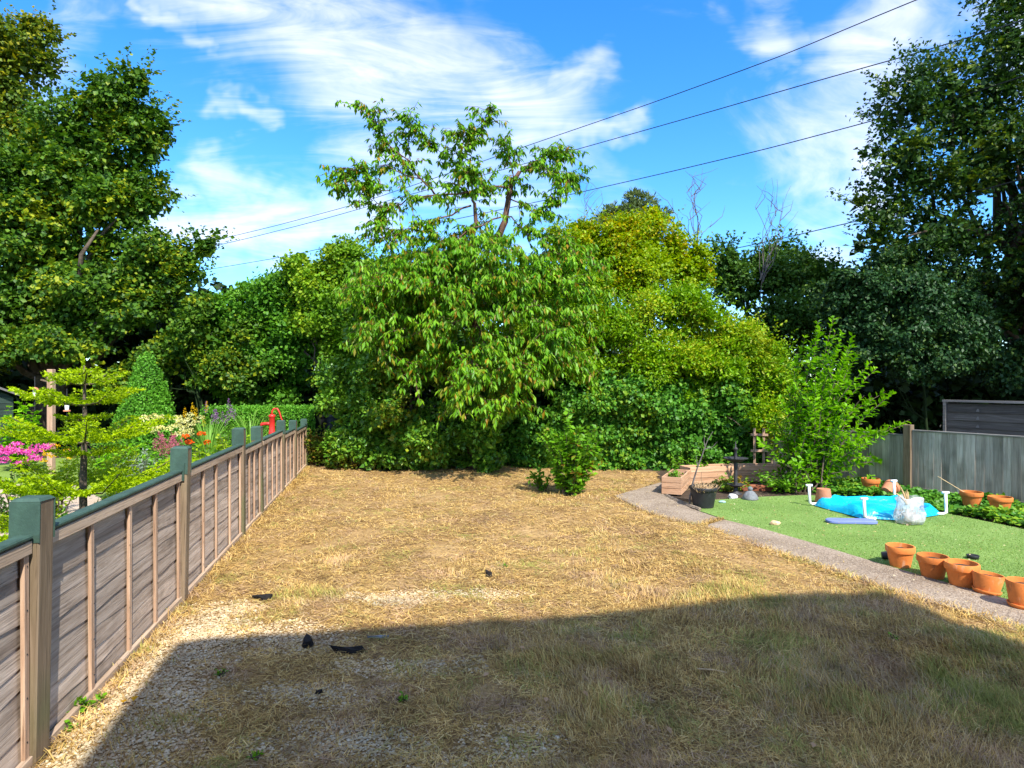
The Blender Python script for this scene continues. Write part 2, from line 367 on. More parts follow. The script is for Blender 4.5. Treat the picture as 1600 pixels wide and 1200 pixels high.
for xx in (1.3, 3.1):
    for zz in (1.5, 4.6):
        fr = MB().box((xx, .33, zz), (1.2, .06, 1.2)).build('window', white, hs_, world=False)
        MB().box((xx, .29, zz), (1.05, .03, 1.05)).build('pane', glassd, fr, world=True)

# ------------------------------------------------------------------ left timber fence
w_board = woodmat('weathered_board', [(.23, .17, .125), (.42, .335, .265), (.60, .50, .41)], 0, objrand=.28, dark=.5)
w_batt = woodmat('brown_batten', [(.26, .155, .095), (.43, .28, .185), (.58, .42, .29)], 2, objrand=.15, dark=.3)
w_rail = woodmat('pale_rail', [(.28, .19, .125), (.45, .33, .23), (.56, .43, .31)], 0, objrand=.12, dark=.35)
w_post = woodmat('post_timber', [(.09, .062, .037), (.18, .13, .082), (.27, .20, .135)], 2, objrand=.12, dark=.4, stain=(.13, .14, .06))
w_green = plain('green_fence_paint', (.038, .078, .058), .65, .25, 14, .35, .2, 60, .1)
rng = np.random.default_rng(7); rr = random.Random(5)
fen = empty('timber_fence', fencept(.65), math.atan2(FU.y, FU.x), 'low waney lap timber fence with green topped posts along the left', 'fence')
# local x runs away from the camera, local -y faces our lawn
PY = [.65, 2.54, 4.41, 6.30, 7.30, 8.85, 10.1, 11.6]
PT = [1.04, 1.05, 1.07, 1.07, 1.02, 1.0, .93, .87]
TOP = [.905, .905, .905, .86, .86, .80, .755]
xs = [(y-.65)/FU.y for y in PY]
def post_mesh(h, wd=.1):
    b = MB(); h0 = wd/2; c = .014
    vs = [(sx*h0, sy*h0, -.1) for sx, sy in ((-1, -1), (1, -1), (1, 1), (-1, 1))]+[(sx*h0, sy*h0, h) for sx, sy in ((-1, -1), (1, -1), (1, 1), (-1, 1))]
    return b.add(vs, [(3, 2, 1, 0), (0, 1, 5, 4), (1, 2, 6, 5), (2, 3, 7, 6), (3, 0, 4, 7), (4, 5, 6, 7)])
for i, x in enumerate(xs):
    wd = .104
    p = post_mesh(PT[i]-.006, wd).build('post', w_post, fen, world=False, bevel=.006); p.location = (x, 0, 0)
    p.rotation_euler = (rr.uniform(-.02, .02), rr.uniform(-.015, .015), rr.uniform(-.05, .05))
    # green paint on the top and on the faces the neighbour brushed; the lawn side is bare wood
    q = MB(); h0 = wd/2; zp = PT[i]-.17+rr.uniform(-.02, .02); z1 = PT[i]-.012
    ring = lambda r, z: [(-r, -r, z), (r, -r, z), (r, r, z), (-r, r, z)]
    q.add(ring(h0+.003, z1)+ring(h0-.010, PT[i]), [(0, 1, 5, 4), (1, 2, 6, 5), (2, 3, 7, 6), (3, 0, 4, 7), (4, 5, 6, 7), (3, 2, 1, 0)])
    for cxx, cyy, dx_, dy_ in ((-h0-.001, 0, .004, wd+.006), (0, h0+.001, wd-.002, .004), (h0+.001, 0, .004, wd+.006)): q.box((cxx, cyy, (zp+z1)/2-.001), (dx_, dy_, z1-zp))
    q.build('green_paint', w_green, p, world=False)
for i in range(7):
    xa, xb = xs[i]+.054, xs[i+1]-.054; ln = xb-xa; top = TOP[i]; bot = .035
    pan = empty('panel', (xa, 0, 0)); pan.parent = fen
    nb = 9; pitch = (top-.05-bot)/nb
    for k in range(nb):
        # a waney board: wavy lower edge, tilted so that it laps over the one below
        n = 12; vs = []; ph = rr.uniform(0, 9); am = rr.uniform(.003, .009); zb = bot+k*pitch; hb_ = pitch+.028
        for j in range(n+1):
            x = ln*j/n; wv = am*math.sin(ph+x*rr.uniform(4, 5))+am*.6*math.sin(2*ph+x*11)+rr.uniform(-.002, .002)
            bow = .004*math.sin(ph*3+x*2.2)
            vs += [(x, -.0065+bow*.5, zb+wv), (x, -.0015+bow*.5, zb+wv), (x, .006+bow*.5, zb+hb_), (x, -.001+bow*.5, zb+hb_)]
        fs = []
        for j in range(n):
            a = 4*j; b = a+4
            fs += [(a, b, b+3, a+3), (a+1, a+2, b+2, b+1), (a, a+1, b+1, b), (a+3, b+3, b+2, a+2)]
        fs += [(0, 3, 2, 1), (4*n, 4*n+1, 4*n+2, 4*n+3)]
        MB().add(vs, fs).build('board', w_board, pan, world=False)
    nbt = 5 if ln > 1.4 else 4
    for k in range(nbt):
        x = .02+(ln-.04)*k/(nbt-1)+(rr.uniform(-.03, .03) if 0 < k < nbt-1 else 0)
        h = top-.045-bot
        b = MB().box((0, 0, 0), (.034, .016, h)).build('batten', w_batt, pan, world=False, bevel=.002)
        b.location = (x, -.0235, bot+h/2-.012); b.rotation_euler = (0, rr.uniform(-.008, .008), 0)
    nl_ = MB()
    for k in range(nbt):
        for q in range(5): nl_.box((.02+(ln-.04)*k/(nbt-1), -.0325, bot+.08+q*.17), (.005, .002, .005))
    nl_.build('nails', blackplastic, pan, world=False)['kind'] = 'stuff'
    MB().box((ln/2, -.028, top-.042), (ln, .024, .05)).build('top_rail', w_rail, pan, world=False, bevel=.002)
    MB().box((ln/2, -.030, bot-.004), (ln, .024, .04)).build('bottom_rail', w_rail, pan, world=False, bevel=.002)
    MB().box((ln/2, -.016, top), (ln-.002, .058, .020)).build('green_capping', w_green, pan, world=False, bevel=.006)
# metal bracket painted green on the second post
MB().box((xs[2]-.056, -.03, .90), (.008, .05, .12)).build('bracket', w_green, fen, world=False)

# ------------------------------------------------------------------ right close-board fence
w_grey = woodmat('silvered_board', [(.25, .205, .165), (.42, .36, .295), (.60, .525, .45)], 2, objrand=.28, dark=.35, stain=(.15, .135, .10))
w_greyr = woodmat('silvered_rail', [(.14, .125, .11), (.24, .22, .2), (.34, .32, .29)], 0, objrand=.15)
A_, B_, C_ = Vector((6.95, 6.6, 0)), Vector((5.57, 8.98, 0)), Vector((4.45, 10.95, 0))
dR = (B_-A_).normalized()
fr = empty('closeboard_fence', A_, math.atan2(dR.y, dR.x), 'silvered vertical board fence along the right behind ivy', 'fence')
Lf = (C_-A_).length; xB = (B_-A_).length
def rtop(x): return .86 if x < xB else .80-.012*(x-xB)
x = 0.
while x < Lf:
    bw = .1+rr.uniform(-.006, .008); h = rtop(x)-.07
    if abs(x+bw/2-xB) > .055:
        b = MB().add([(0, 0, 0), (bw+.012, .005, 0), (bw+.012, .012, 0), (0, .014, 0), (0, 0, h), (bw+.012, .005, h), (bw+.012, .012, h), (0, .014, h)],
                     [(3, 2, 1, 0), (0, 1, 5, 4), (1, 2, 6, 5), (2, 3, 7, 6), (3, 0, 4, 7), (4, 5, 6, 7)]).build('board', w_grey, fr, world=False)
        b.location = (x, .01+rr.uniform(-.003, .003), .055+rr.uniform(-.01, .006)); b.rotation_euler = (rr.uniform(-.006, .006), rr.uniform(-.006, .006), 0)
    x += bw
for (xa, xb) in ((0, xB-.06), (xB+.06, Lf)):
    hh = rtop((xa+xb)/2)
    MB().box(((xa+xb)/2, .022, .03), (xb-xa, .025, .07)).build('gravel_board', w_greyr, fr, world=False)
    MB().box(((xa+xb)/2, .012, hh-.006), (xb-xa, .045, .022)).build('capping', w_greyr, fr, world=False, bevel=.003)
    MB().box(((xa+xb)/2, -.04, hh*.55), (xb-xa, .06, .07)).build('rail', w_greyr, fr, world=False)
for x in (0.0, xB, Lf):
    p = post_mesh(.93 if x == xB else .9, .1).build('post', w_post, fr, world=False, bevel=.004); p.location = (x, .01, 0)

# taller lap panel standing behind it
w_dark = woodmat('dark_lap_board', [(.07, .06, .05), (.12, .105, .09), (.2, .18, .155)], 0, objrand=.25, dark=.3)
pL, pR = at(1478, 630, 10.6), at(1640, 643, 9.4)
dP = Vector((pR.x-pL.x, pR.y-pL.y, 0)); lnp = dP.length; hp = pL.z
pf = empty('lap_panel', (pL.x, pL.y, 0), math.atan2(dP.y, dP.x), 'dark lap fence panel rising behind the right fence', 'fence panel')
nb = 9; pit = (hp-.05)/nb
for k in range(nb):
    n = 8; vs = []
    for j in range(n+1):
        x = lnp*j/n; q = rr.uniform(-.004, .004)
        vs += [(x, -.022, .03+k*pit+q), (x, -.012, .03+k*pit+q), (x, .004, .03+(k+1)*pit+.02), (x, -.006, .03+(k+1)*pit+.02)]
    fs = []
    for j in range(n):
        a = 4*j; b = a+4; fs += [(a, b, b+3, a+3), (a+1, a+2, b+2, b+1), (a, a+1, b+1, b), (a+3, b+3, b+2, a+2)]
    MB().add(vs, fs+[(0, 3, 2, 1), (4*n, 4*n+1, 4*n+2, 4*n+3)]).build('board', w_dark, pf, world=False)
for x in (.0, lnp): MB().box((x, -.02, hp/2+.01), (.04, .07, hp+.02)).build('frame_upright', w_greyr, pf, world=False)
MB().box((lnp/2, -.02, hp+.04), (lnp+.06, .07, .035)).build('frame_top', w_greyr, pf, world=False)
for x in (.45, 1.2):
    for k in range(3, nb):
        MB().add([(x, -.03, .05+k*pit), (x+.05, -.03, .05+k*pit), (x+.035, -.02, .1+k*pit), (x+.015, -.02, .1+k*pit)], [(0, 1, 2, 3)]).build('spacer', w_greyr, pf, world=False)

# ------------------------------------------------------------------ foliage engine
def B(px, py, Y, rx, rz, ry=None):
    """crown lobe: centre seen at (px, py) at depth Y; rx, rz its radii in photo pixels, ry its depth radius in metres"""
    c = at(px, py, Y); k = Y/FPX
    return (c.x, c.y, c.z, rx*k, ry if ry else (rx+rz)*.5*k, rz*k)
def crown_pts(rng, blobs, n, per=12, sub=14, subr=(.30, .52), spread=.5, back=.4, outw=.7, fill=.12, flat=.6, low=False):
    """leaf positions in clumps: lobes carry sub-lobes, sub-lobes carry leaf clusters, clusters carry leaves"""
    bl = np.array(blobs); Rm = bl[:, 3:6].mean(1)
    SC = []; SR = []; SU = []
    for b, rm in zip(bl, Rm):
        k = max(5, int(sub)); u = rnd_dirs(rng, k); u[:, 2] = np.where((u[:, 2] < -.5) & (not low), -u[:, 2], u[:, 2])
        SC.append(b[:3]+u*b[3:6]*.72*rng.uniform(.75, 1.15, (k, 1))); SR.append(rm*rng.uniform(*subr, k)); SU.append(u)
    SC = np.concatenate(SC); SR = np.concatenate(SR); SU = np.concatenate(SU)
    keep = rng.random(len(SC)) < np.where(SU[:, 1] > .35, back, 1.); SC, SR, SU = SC[keep], SR[keep], SU[keep]
    nc = max(1, n//per); w_ = SR**2; idx = rng.choice(len(SC), nc, p=w_/w_.sum())
    vdir = nrm(rng.normal(size=(nc, 3))+outw*SU[idx])
    r_ = SR[idx][:, None]*rng.uniform(.62, 1.08, (nc, 1))
    inner = rng.random(nc) < fill; r_[inner] *= rng.uniform(0, .8, (inner.sum(), 1))
    C = SC[idx]+vdir*r_*np.array([1, 1, flat+.25])
    csz = spread*SR[idx][:, None]*rng.uniform(.25, .6, (nc, 1))
    P = np.repeat(C, per, 0)+rng.normal(size=(nc*per, 3))*np.repeat(csz, per, 0)*np.array([1, 1, flat])
    return P, np.repeat(vdir, per, 0), (SC, SR)
def rough(blobs, k, seed, r=(.25, .45)):
    """add k small lobes round the outline of each lobe so that the crown is ragged"""
    g = np.random.default_rng(seed); out = list(blobs)
    for b in blobs:
        for u_ in rnd_dirs(g, k):
            q = g.uniform(*r); u_[1] = -abs(u_[1])*.6; out.append((b[0]+u_[0]*b[3]*.95, b[1]+u_[1]*b[4]*.9, max(b[2]+u_[2]*b[5]*.95, .15), b[3]*q, b[4]*q, b[5]*q))
    return out
def crown(name, rng, blobs, n, L, Wd, mat, parent, droop=0., a=.6, upn=.7, fold=.12, jit=.7, core=.2, cs=1.5, spk=0, spl=(.25, .5), spu=.6, **kw):
    nC = int(n*core); P, Vd, sb = crown_pts(rng, blobs, n-nC, **kw)
    bl = np.array(blobs); wt = (bl[:, 3]*bl[:, 5]); ix = rng.choice(len(bl), nC, p=wt/wt.sum()); uu = rnd_dirs(rng, nC); uu[:, 1] -= .35
    Pc = bl[ix, :3]+nrm(uu)*bl[ix, 3:6]*rng.uniform(.15, .58, (nC, 1))
    sz = np.concatenate([rng.uniform(.65, 1.25, len(P)), rng.uniform(.8, 1.2, nC)*cs])
    P = np.concatenate([P, Pc]); Vd = np.concatenate([Vd, nrm(uu)]); ok = P[:, 2] > .02; P, Vd, sz = P[ok], Vd[ok], sz[ok]; m = len(P)
    D_ = nrm(Vd*a+rng.normal(size=(m, 3))*jit+np.array([0, 0, -droop]))
    N_ = nrm(Vd*.7+np.array([0, 0, upn])+rng.normal(size=(m, 3))*.45)
    V, F = leafgeo(P, D_, N_, L*sz, Wd*sz*rng.uniform(.85, 1.15, m), fold)
    if spk:     # leafy shoots standing out of the outline
        SC, SR = sb; ii = rng.integers(0, len(SC), spk); dv = rnd_dirs(rng, spk)*np.array([1, .6, .5]); dv[:, 2] = np.abs(dv[:, 2])+spu; dv = nrm(dv)
        g_, _ = sprays(rng, SC[ii]+dv*SR[ii][:, None]*.8, dv, rng.uniform(*spl, spk), 7, 2, L*.9, Wd*.9, hang=-.1+droop*.5, sag=.05, side=.8, along=.45); V, F = join([(V, F), g_])
    o = npmesh(name, V, F, mat, parent); o['kind'] = 'stuff'
    return sb
def limbs(base, tips, r0, rng, trunk_to=None, bend=.12, n=6):
    """trunk to a fork, then one tapered limb to each tip"""
    mb = MB(); base = Vector(base); fork = Vector(trunk_to) if trunk_to else base.lerp(Vector(np.mean(tips, 0)), .45)
    k = 5; pts = []
    for i in range(k+1):
        t = i/k; p = base.lerp(fork, t)
        if 0 < i < k: p += Vector(rng.normal(size=3)*r0*.35)
        pts.append(p)
    mb.tube([base-Vector((0, 0, .15))]+pts, [r0*1.35]+[r0*(1-.35*i/k) for i in range(k+1)], 10)
    for tp in tips:
        tp = Vector(tp); st = pts[rng.integers(2, k+1)]; tp = st.lerp(tp, .86); ln = (tp-st).length
        q = [st.lerp(tp, i/5)+Vector(rng.normal(size=3)*ln*bend*.35*(0 if i in (0,) else 1)) for i in range(6)]
        rr_ = r0*rng.uniform(.3, .5); mb.tube(q, [rr_*(1-.85*i/5) for i in range(6)], n)
    return mb
def tree(name, label, cat, base, blobs, n, L, Wd, mat, r0=.15, seed=1, group=None, ntips=None, barkm=None, rg=2, **kw):
    rng = np.random.default_rng(seed); blobs = rough(blobs, rg, seed) if rg else blobs; t = empty(name, base, 0, label, cat, group)
    sb = crown('crown', rng, blobs, n, L, Wd, mat, t, **kw)
    SC = sb[0][sb[1] > np.median(sb[1])]; idx = rng.choice(len(SC), min(len(SC), ntips or 22), replace=False)
    z = base[2] if len(base) > 2 else 0
    top = max(b[2] for b in blobs)
    cen = np.mean(np.array(blobs)[:, :3], 0)
    fork = (base[0]*.6+cen[0]*.4, base[1]*.6+cen[1]*.4, z+(cen[2]-z)*.75)
    limbs(base, SC[idx], r0, rng, fork).build('trunk', barkm or bark, t, smooth=True)
    return t
def twigs(mb, P0, P1, r, rng):
    for a_, b_ in zip(P0, P1):
        m_ = (a_+b_)/2+rng.normal(size=3)*.02; mb.tube([a_, m_, b_], [r, r*.7, r*.35], 3, False)
def sprays(rng, S0, Dm, ln, nodes, k, L, Wd, hang=.6, sag=.25, side=.7, along=.35, fold=.15):
    """leaves hung along twigs that start at S0 and point along Dm"""
    n = len(S0); ln = np.broadcast_to(np.asarray(ln, float).reshape(-1, 1), (n, 1))
    Ps = []; Ds = []
    for j in range(nodes):
        t = (j+.6)/nodes
        base = S0+Dm*ln*t+np.array([0, 0, -1.])*sag*ln*t*t
        for q in range(k):
            ang = rng.uniform(0, 2*math.pi, n); rad = np.stack([np.cos(ang), np.sin(ang), rng.uniform(-.3, .3, n)], 1)
            Ps.append(base+rng.normal(size=(n, 3))*.012); Ds.append(nrm(rad*side+Dm*along+np.array([0, 0, -hang])+rng.normal(size=(n, 3))*.15))
    P = np.concatenate(Ps); D_ = np.concatenate(Ds); m = len(P)
    N_ = nrm(np.array([0, 0, .6])+D_*np.array([.7, .7, 0])+rng.normal(size=(m, 3))*.25)
    sz = rng.uniform(.5, 1.25, m); ends = S0+Dm*ln+np.array([0, 0, -1.])*sag*ln
    return leafgeo(P, D_, N_, L*sz, Wd*sz, fold), ends

m_core = plain('twigs_and_trunk_shade', (.02, .035, .012), .95, .3, 20, .1)  # near black, also on hawthorn and elder trunks to stand for shade
# leaf colours: oak, elder and far wood darkened to stand for shade
m_maple = leafmat('sycamore_leaf', [(.035, .095, .016), (.058, .14, .02), (.09, .18, .025), (.13, .23, .03)], .3, .5, .08, (.32, .36, .035), pscale=1.3)
m_maple2 = leafmat('sycamore_leaf_far', [(.06, .12, .02), (.10, .165, .025), (.17, .22, .03)], .3, .5, .25, (.32, .30, .03), pscale=1.)
m_hazel = leafmat('hazel_leaf', [(.07, .19, .025), (.11, .27, .035), (.17, .35, .045)], .34, .5)
m_hazel2 = leafmat('elm_leaf', [(.09, .2, .022), (.15, .3, .03), (.22, .38, .045)], .34, .5, .3, (.26, .36, .035))
m_laurel = leafmat('dark_glossy_leaf', [(.06, .16, .024), (.095, .22, .03), (.15, .30, .04), (.21, .36, .05)], .25, .36, .1, (.28, .31, .04), .55)
m_cherry = leafmat('cherry_leaf', [(.32, .18, .03), (.12, .29, .025), (.10, .26, .025), (.15, .34, .032), (.2, .39, .04), (.25, .43, .045)], .38, .4)
m_privet = leafmat('golden_privet_leaf', [(.14, .28, .02), (.19, .36, .025), (.27, .43, .035)], .36, .45, .15, (.38, .42, .04), pscale=.9)
m_ivy = leafmat('ivy_leaf', [(.045, .15, .022), (.08, .22, .03), (.13, .30, .045)], .24, .48, .1, (.2, .32, .035), .4)
m_gold = leafmat('golden_tree_leaf', [(.18, .3, .015), (.25, .37, .02), (.34, .43, .025)], .38, .5, .0, (.46, .37, .025), pscale=.9)
m_willow = leafmat('willow_leaf', [(.09, .14, .06), (.14, .19, .08), (.19, .23, .11)], .3, .5)
m_dark = leafmat('dark_tree_leaf', [(.05, .12, .025), (.075, .165, .032), (.115, .21, .04)], .28, .5)
m_oak = leafmat('oak_leaf', [(.022, .058, .014), (.034, .082, .017), (.055, .115, .022)], .28, .45, .05, (.15, .21, .03), pscale=1.1)
m_yew = leafmat('blue_green_leaf', [(.017, .055, .018), (.028, .078, .025), (.046, .105, .034)], .2, .5, .0, (.10, .17, .035))
m_shoot = leafmat('bright_shoot_leaf', [(.14, .34, .022), (.19, .42, .03), (.26, .48, .045)], .4, .42)
m_fir = leafmat('lime_fir_needle', [(.22, .34, .015), (.33, .46, .02), (.43, .54, .03)], .3, .5)
m_topi = leafmat('clipped_yew', [(.07, .21, .025), (.11, .29, .035), (.16, .37, .05)], .2, .55)
m_wood = leafmat('wood_leaf', [(.012, .028, .007), (.02, .045, .01), (.03, .06, .014)], .15, .6)

# far wood: one dark mass behind everything
rng = np.random.default_rng(11)
fb = [(x+rng.uniform(-.6, .6), 20+rng.uniform(-1, 2)-abs(x)*.12, 1.4+rng.uniform(-.3, .5), 1.9, 1.4, 2.1) for x in np.arange(-26, 27, 1.5)]
fb += [(x+rng.uniform(-.6, .6), 18.5+rng.uniform(-1, 1), 3.4+rng.uniform(-.3, .6), 2.0, 1.4, 2.0) for x in np.arange(9, 25, 1.6)]
fb += [(x, 17.5, 3.2, 2.0, 1.4, 1.8) for x in np.arange(-24, -9.5, 1.6)]
fb += [(x, 15.2-.25*(x-6), .9+rng.uniform(0, .3), 1.3, .8, 1.3) for x in np.arange(5.5, 15, .9)]
fb += [(x, 15.6, .9+rng.uniform(0, .3), 1.3, .7, 1.3) for x in np.arange(-14, -3, .9)]
fb += [(x, 14.2, .8+rng.uniform(0, .3), 1.2, .7, 1.3) for x in np.arange(-3, 6, .9)]
fb += [(x, 16.6, 2.7+rng.uniform(-.2, .4), 1.2, .7, 1.1) for x in np.arange(-15, -4, 1.)]
sbw = crown('far_wood', rng, fb, 74000, .24, .19, m_wood, None, fill=.2, low=True, core=.6, cs=1.2)
wood = bpy.data.objects['far_wood']; tag(wood, 'dark mass of woodland closing the view behind the gardens', 'woodland', kind='stuff')

# --- left: two big sycamores
Y = 14.
tree('sycamore_tree', 'large sycamore with yellow tinged leaves towering over the left garden', 'tree', (-10.6, 14.4, 0),
     [B(190, 165, Y, 52, 52), B(125, 225, Y, 74, 60), B(228, 228, Y, 38, 48), B(60, 265, Y, 75, 70), B(150, 315, Y, 100, 66), B(35, 380, Y, 100, 80),
      B(222, 315, Y, 42, 46), B(225, 400, Y, 62, 46), B(120, 440, Y, 130, 65), B(280, 420, Y, 32, 32), B(322, 388, Y, 18, 10), B(20, 500, Y, 95, 55), B(200, 490, Y, 95, 46),
      B(-90, 330, Y, 90, 110), B(-70, 480, Y, 80, 70), B(90, 545, Y-.6, 95, 28), B(-40, 560, Y-.6, 80, 26)],
     88000, .098, .088, m_maple, .3, 21, ntips=40, spread=.6, per=12, droop=.25, upn=.8, core=.14, cs=1.9, rg=4, spk=700, spl=(.3, .7), spu=.2)
Y = 17.5
tree('sycamore_tree', 'second sycamore whose yellowish top shows at the upper left edge', 'tree', (-15.2, 17.5, 0),
     [B(20, 95, Y, 52, 55), B(62, 50, Y, 24, 22), B(5, 185, Y, 62, 60), B(-70, 110, Y, 90, 110), B(75, 110, Y, 18, 18), B(50, 250, Y, 50, 60), B(-60, 300, Y, 90, 90)],
     26000, .115, .10, m_maple2, .3, 22, ntips=14, per=12, spread=.6, droop=.25, upn=.8, core=.14, cs=1.9, rg=4, spk=250, spl=(.3, .7), spu=.2)
Y = 13.8
tree('hawthorn_tree', 'low spreading tree in shade right of the clipped cone', 'tree', (-6.4, 13.4, 0),
     [B(330, 530, Y, 70, 45), B(270, 570, Y, 65, 36), B(370, 590, Y, 60, 34), B(300, 480, Y, 45, 32), B(215, 600, Y, 50, 26)],
     13000, .085, .07, m_maple, .05, 23, ntips=9, barkm=m_core, per=12, core=.05, sub=8)
# --- middle left
Y = 14.6
tree('hazel_tree', 'bright green bushy tree behind the end of the left fence', 'tree', (-5.4, 14.8, 0),
     [B(430, 480, Y, 62, 50), B(370, 500, Y, 52, 46), B(400, 560, Y, 80, 50), B(470, 540, Y, 60, 60), B(430, 615, Y, 70, 40), B(345, 575, Y, 40, 40)],
     40000, .085, .07, m_hazel, .12, 24, per=12, spread=.65, rg=3)
Y = 14.
tree('elm_tree', 'rounded yellow green tree rising left of the cherry', 'tree', (-3.8, 14.2, 0),
     [B(515, 435, Y, 62, 48), B(575, 430, Y, 52, 46), B(600, 490, Y, 60, 62), B(530, 500, Y, 60, 55), B(485, 460, Y, 40, 45), B(560, 570, Y, 60, 60)],
     38000, .08, .06, m_hazel2, .12, 25, per=12, spread=.65, rg=3)
Y = 14.4
tree('hazel_tree', 'green tree filling the view behind the cherry', 'tree', (.2, 14.8, 0),
     [B(720, 470, Y, 75, 55), B(810, 475, Y, 75, 58), B(890, 480, Y, 60, 62), B(760, 560, Y, 90, 60), B(870, 570, Y, 80, 60), B(680, 560, Y, 70, 60)],
     15000, .14, .11, m_dark, .12, 34, per=10, core=.45)
# --- centre: dark glossy shrub
Y = 11.4
tree('laurel_shrub', 'large dark glossy leaved shrub standing at the far lawn edge', 'shrub', (-1.9, 11.6, 0),
     [B(640, 480, Y, 78, 52, .8), B(575, 525, Y, 60, 55, .7), B(600, 600, Y, 85, 66, .9), B(690, 565, Y, 75, 70, .8), B(560, 655, Y, 52, 55, .7), B(640, 675, Y-.2, 82, 58, .8),
      B(715, 655, Y, 52, 66, .7), B(535, 700, Y-.2, 30, 34, .5), B(700, 455, Y, 70, 46, .8), B(590, 715, Y-.3, 50, 28, .5), B(680, 718, Y-.3, 55, 28, .5), B(755, 690, Y-.6, 40, 48, .4), B(770, 640, Y-.2, 46, 50, .4)],
     72000, .085, .052, m_laurel, .06, 26, ntips=30, low=True, per=9, a=.5, spread=.42, sub=10, subr=(.26, .46))
# --- yellow-green privet and ivy hedge
Y = 12.2
tree('privet_shrub', 'tall golden green privet thicket right of the cherry', 'shrub', (3.0, 12.6, 0),
     [B(960, 500, Y, 88, 52, .8), B(1060, 510, Y, 82, 50, .8), B(1145, 545, Y, 62, 44, .8), B(1190, 610, Y-.4, 42, 52, .7), B(1000, 570, Y-.3, 95, 48, .7), B(1100, 585, Y-.3, 80, 48, .8),
      B(900, 540, Y, 52, 60, .7), B(895, 455, Y, 50, 42, .7), B(1200, 680, Y-1.0, 30, 45, .5), B(835, 500, Y+.5, 70, 60, .6), B(800, 580, Y+.5, 70, 60, .6)],
     85000, .07, .034, m_privet, .08, 27, ntips=26, per=10, a=.9, jit=.6, spread=.7, rg=4, subr=(.2, .45), spk=700, spl=(.25, .55), spu=.8)
Y = 11.7
tree('ivy_hedge', 'dense ivy clad hedge behind the timber planters', 'hedge', (2.4, 12.0, 0),
     [B(925, 650, Y, 70, 72, .6), B(1015, 650, Y, 80, 66, .6), B(1105, 655, Y, 70, 66, .6), B(1000, 610, Y, 90, 46, .6), B(1165, 670, Y, 36, 52, .5), B(855, 680, Y, 46, 56, .5),
      B(960, 705, Y-.2, 60, 34, .5), B(1060, 705, Y-.2, 60, 34, .5), B(800, 690, Y+.1, 50, 46, .5), B(775, 640, Y+.3, 45, 60, .5), B(835, 720, Y-.1, 50, 24, .4), B(910, 722, Y-.25, 55, 20, .4), B(1010, 722, Y-.25, 60, 20, .4), B(1110, 722, Y-.25, 55, 20, .4), B(1180, 715, Y-.25, 40, 28, .4)],
     72000, .068, .058, m_ivy, .05, 28, ntips=12, low=True, rg=0, core=.35, per=8, sub=24, subr=(.22, .4), spread=.45, a=.2, upn=.3, droop=.35)
# --- behind: golden tree, willow, dark trees
Y = 14.5
tree('golden_tree', 'yellow green tree behind the privet thicket', 'tree', (2.9, 14.8, 0),
     [B(1000, 385, Y, 52, 48), B(945, 395, Y, 48, 42), B(1055, 405, Y, 42, 42), B(985, 440, Y, 100, 38), B(890, 395, Y, 42, 36), B(1085, 440, Y, 26, 30)],
     38000, .075, .055, m_gold, .12, 29, per=10, spread=.65, rg=4, spk=200)
Y = 17.
tree('willow_tree', 'grey green willow top showing above the golden tree', 'tree', (3.3, 17.2, 0),
     [B(995, 332, Y, 36, 24), B(955, 345, Y, 26, 20), B(1025, 345, Y, 20, 20), B(985, 370, Y, 50, 30)],
     9000, .13, .035, m_willow, .12, 30, per=8, a=1.2, jit=.5)
Y = 16.
tree('ash_tree', 'dark green tree beyond the privet thicket under the lowest wire', 'tree', (6.4, 16.2, 0),
     [B(1160, 455, Y, 50, 50), B(1235, 440, Y, 55, 48), B(1275, 440, Y, 34, 38), B(1200, 510, Y, 85, 56), B(1128, 425, Y, 22, 30), B(1210, 410, Y, 20, 26), B(1300, 480, Y, 44, 56), B(1180, 580, Y, 80, 50)],
     30000, .10, .07, m_dark, .14, 31, per=10, spread=.65, a=.9, rg=4, core=.2, spk=300, spl=(.3, .7), spu=.8)
# --- right: oak and the shrub under it
Y = 12.6
tree('oak_tree', 'tall dark oak filling the upper right corner', 'tree', (11.9, 14.6, 0),
     [B(1480, 150, Y, 82, 62, 1.2), B(1575, 85, Y, 70, 72, 1.3), B(1398, 180, Y, 52, 44, .9), B(1400, 268, Y, 62, 48, 1), B(1510, 260, Y, 100, 72, 1.4), B(1372, 352, Y, 48, 42, .8),
      B(1460, 370, Y, 92, 58, 1.2), B(1610, 250, Y, 95, 110, 1.6), B(1600, 415, Y, 105, 80, 1.4), B(1730, 180, Y, 150, 190, 2.2), B(1790, 420, Y, 160, 130, 2.2), B(1562, 12, Y, 26, 26, .5),
      B(1660, -50, Y, 110, 80, 1.5), B(1560, 490, Y+.5, 70, 50, 1), B(1950, 200, Y, 170, 220, 2.5), B(1960, 480, Y, 150, 140, 2), (10.6, 9.9, 6.4, 1.4, 1.6, 1.1), (12.6, 9.3, 6.2, 1.8, 1.8, 1.4), (13.6, 10.8, 8.5, 2.0, 2, 1.6)],  # last three lobes: unseen canopy added to keep sun off the recess
     104000, .095, .062, m_oak, .34, 32, ntips=60, per=12, spread=.62, droop=.1, core=.15, cs=1.9, rg=4, spk=900, spl=(.3, .7), spu=.2)
Y = 12.
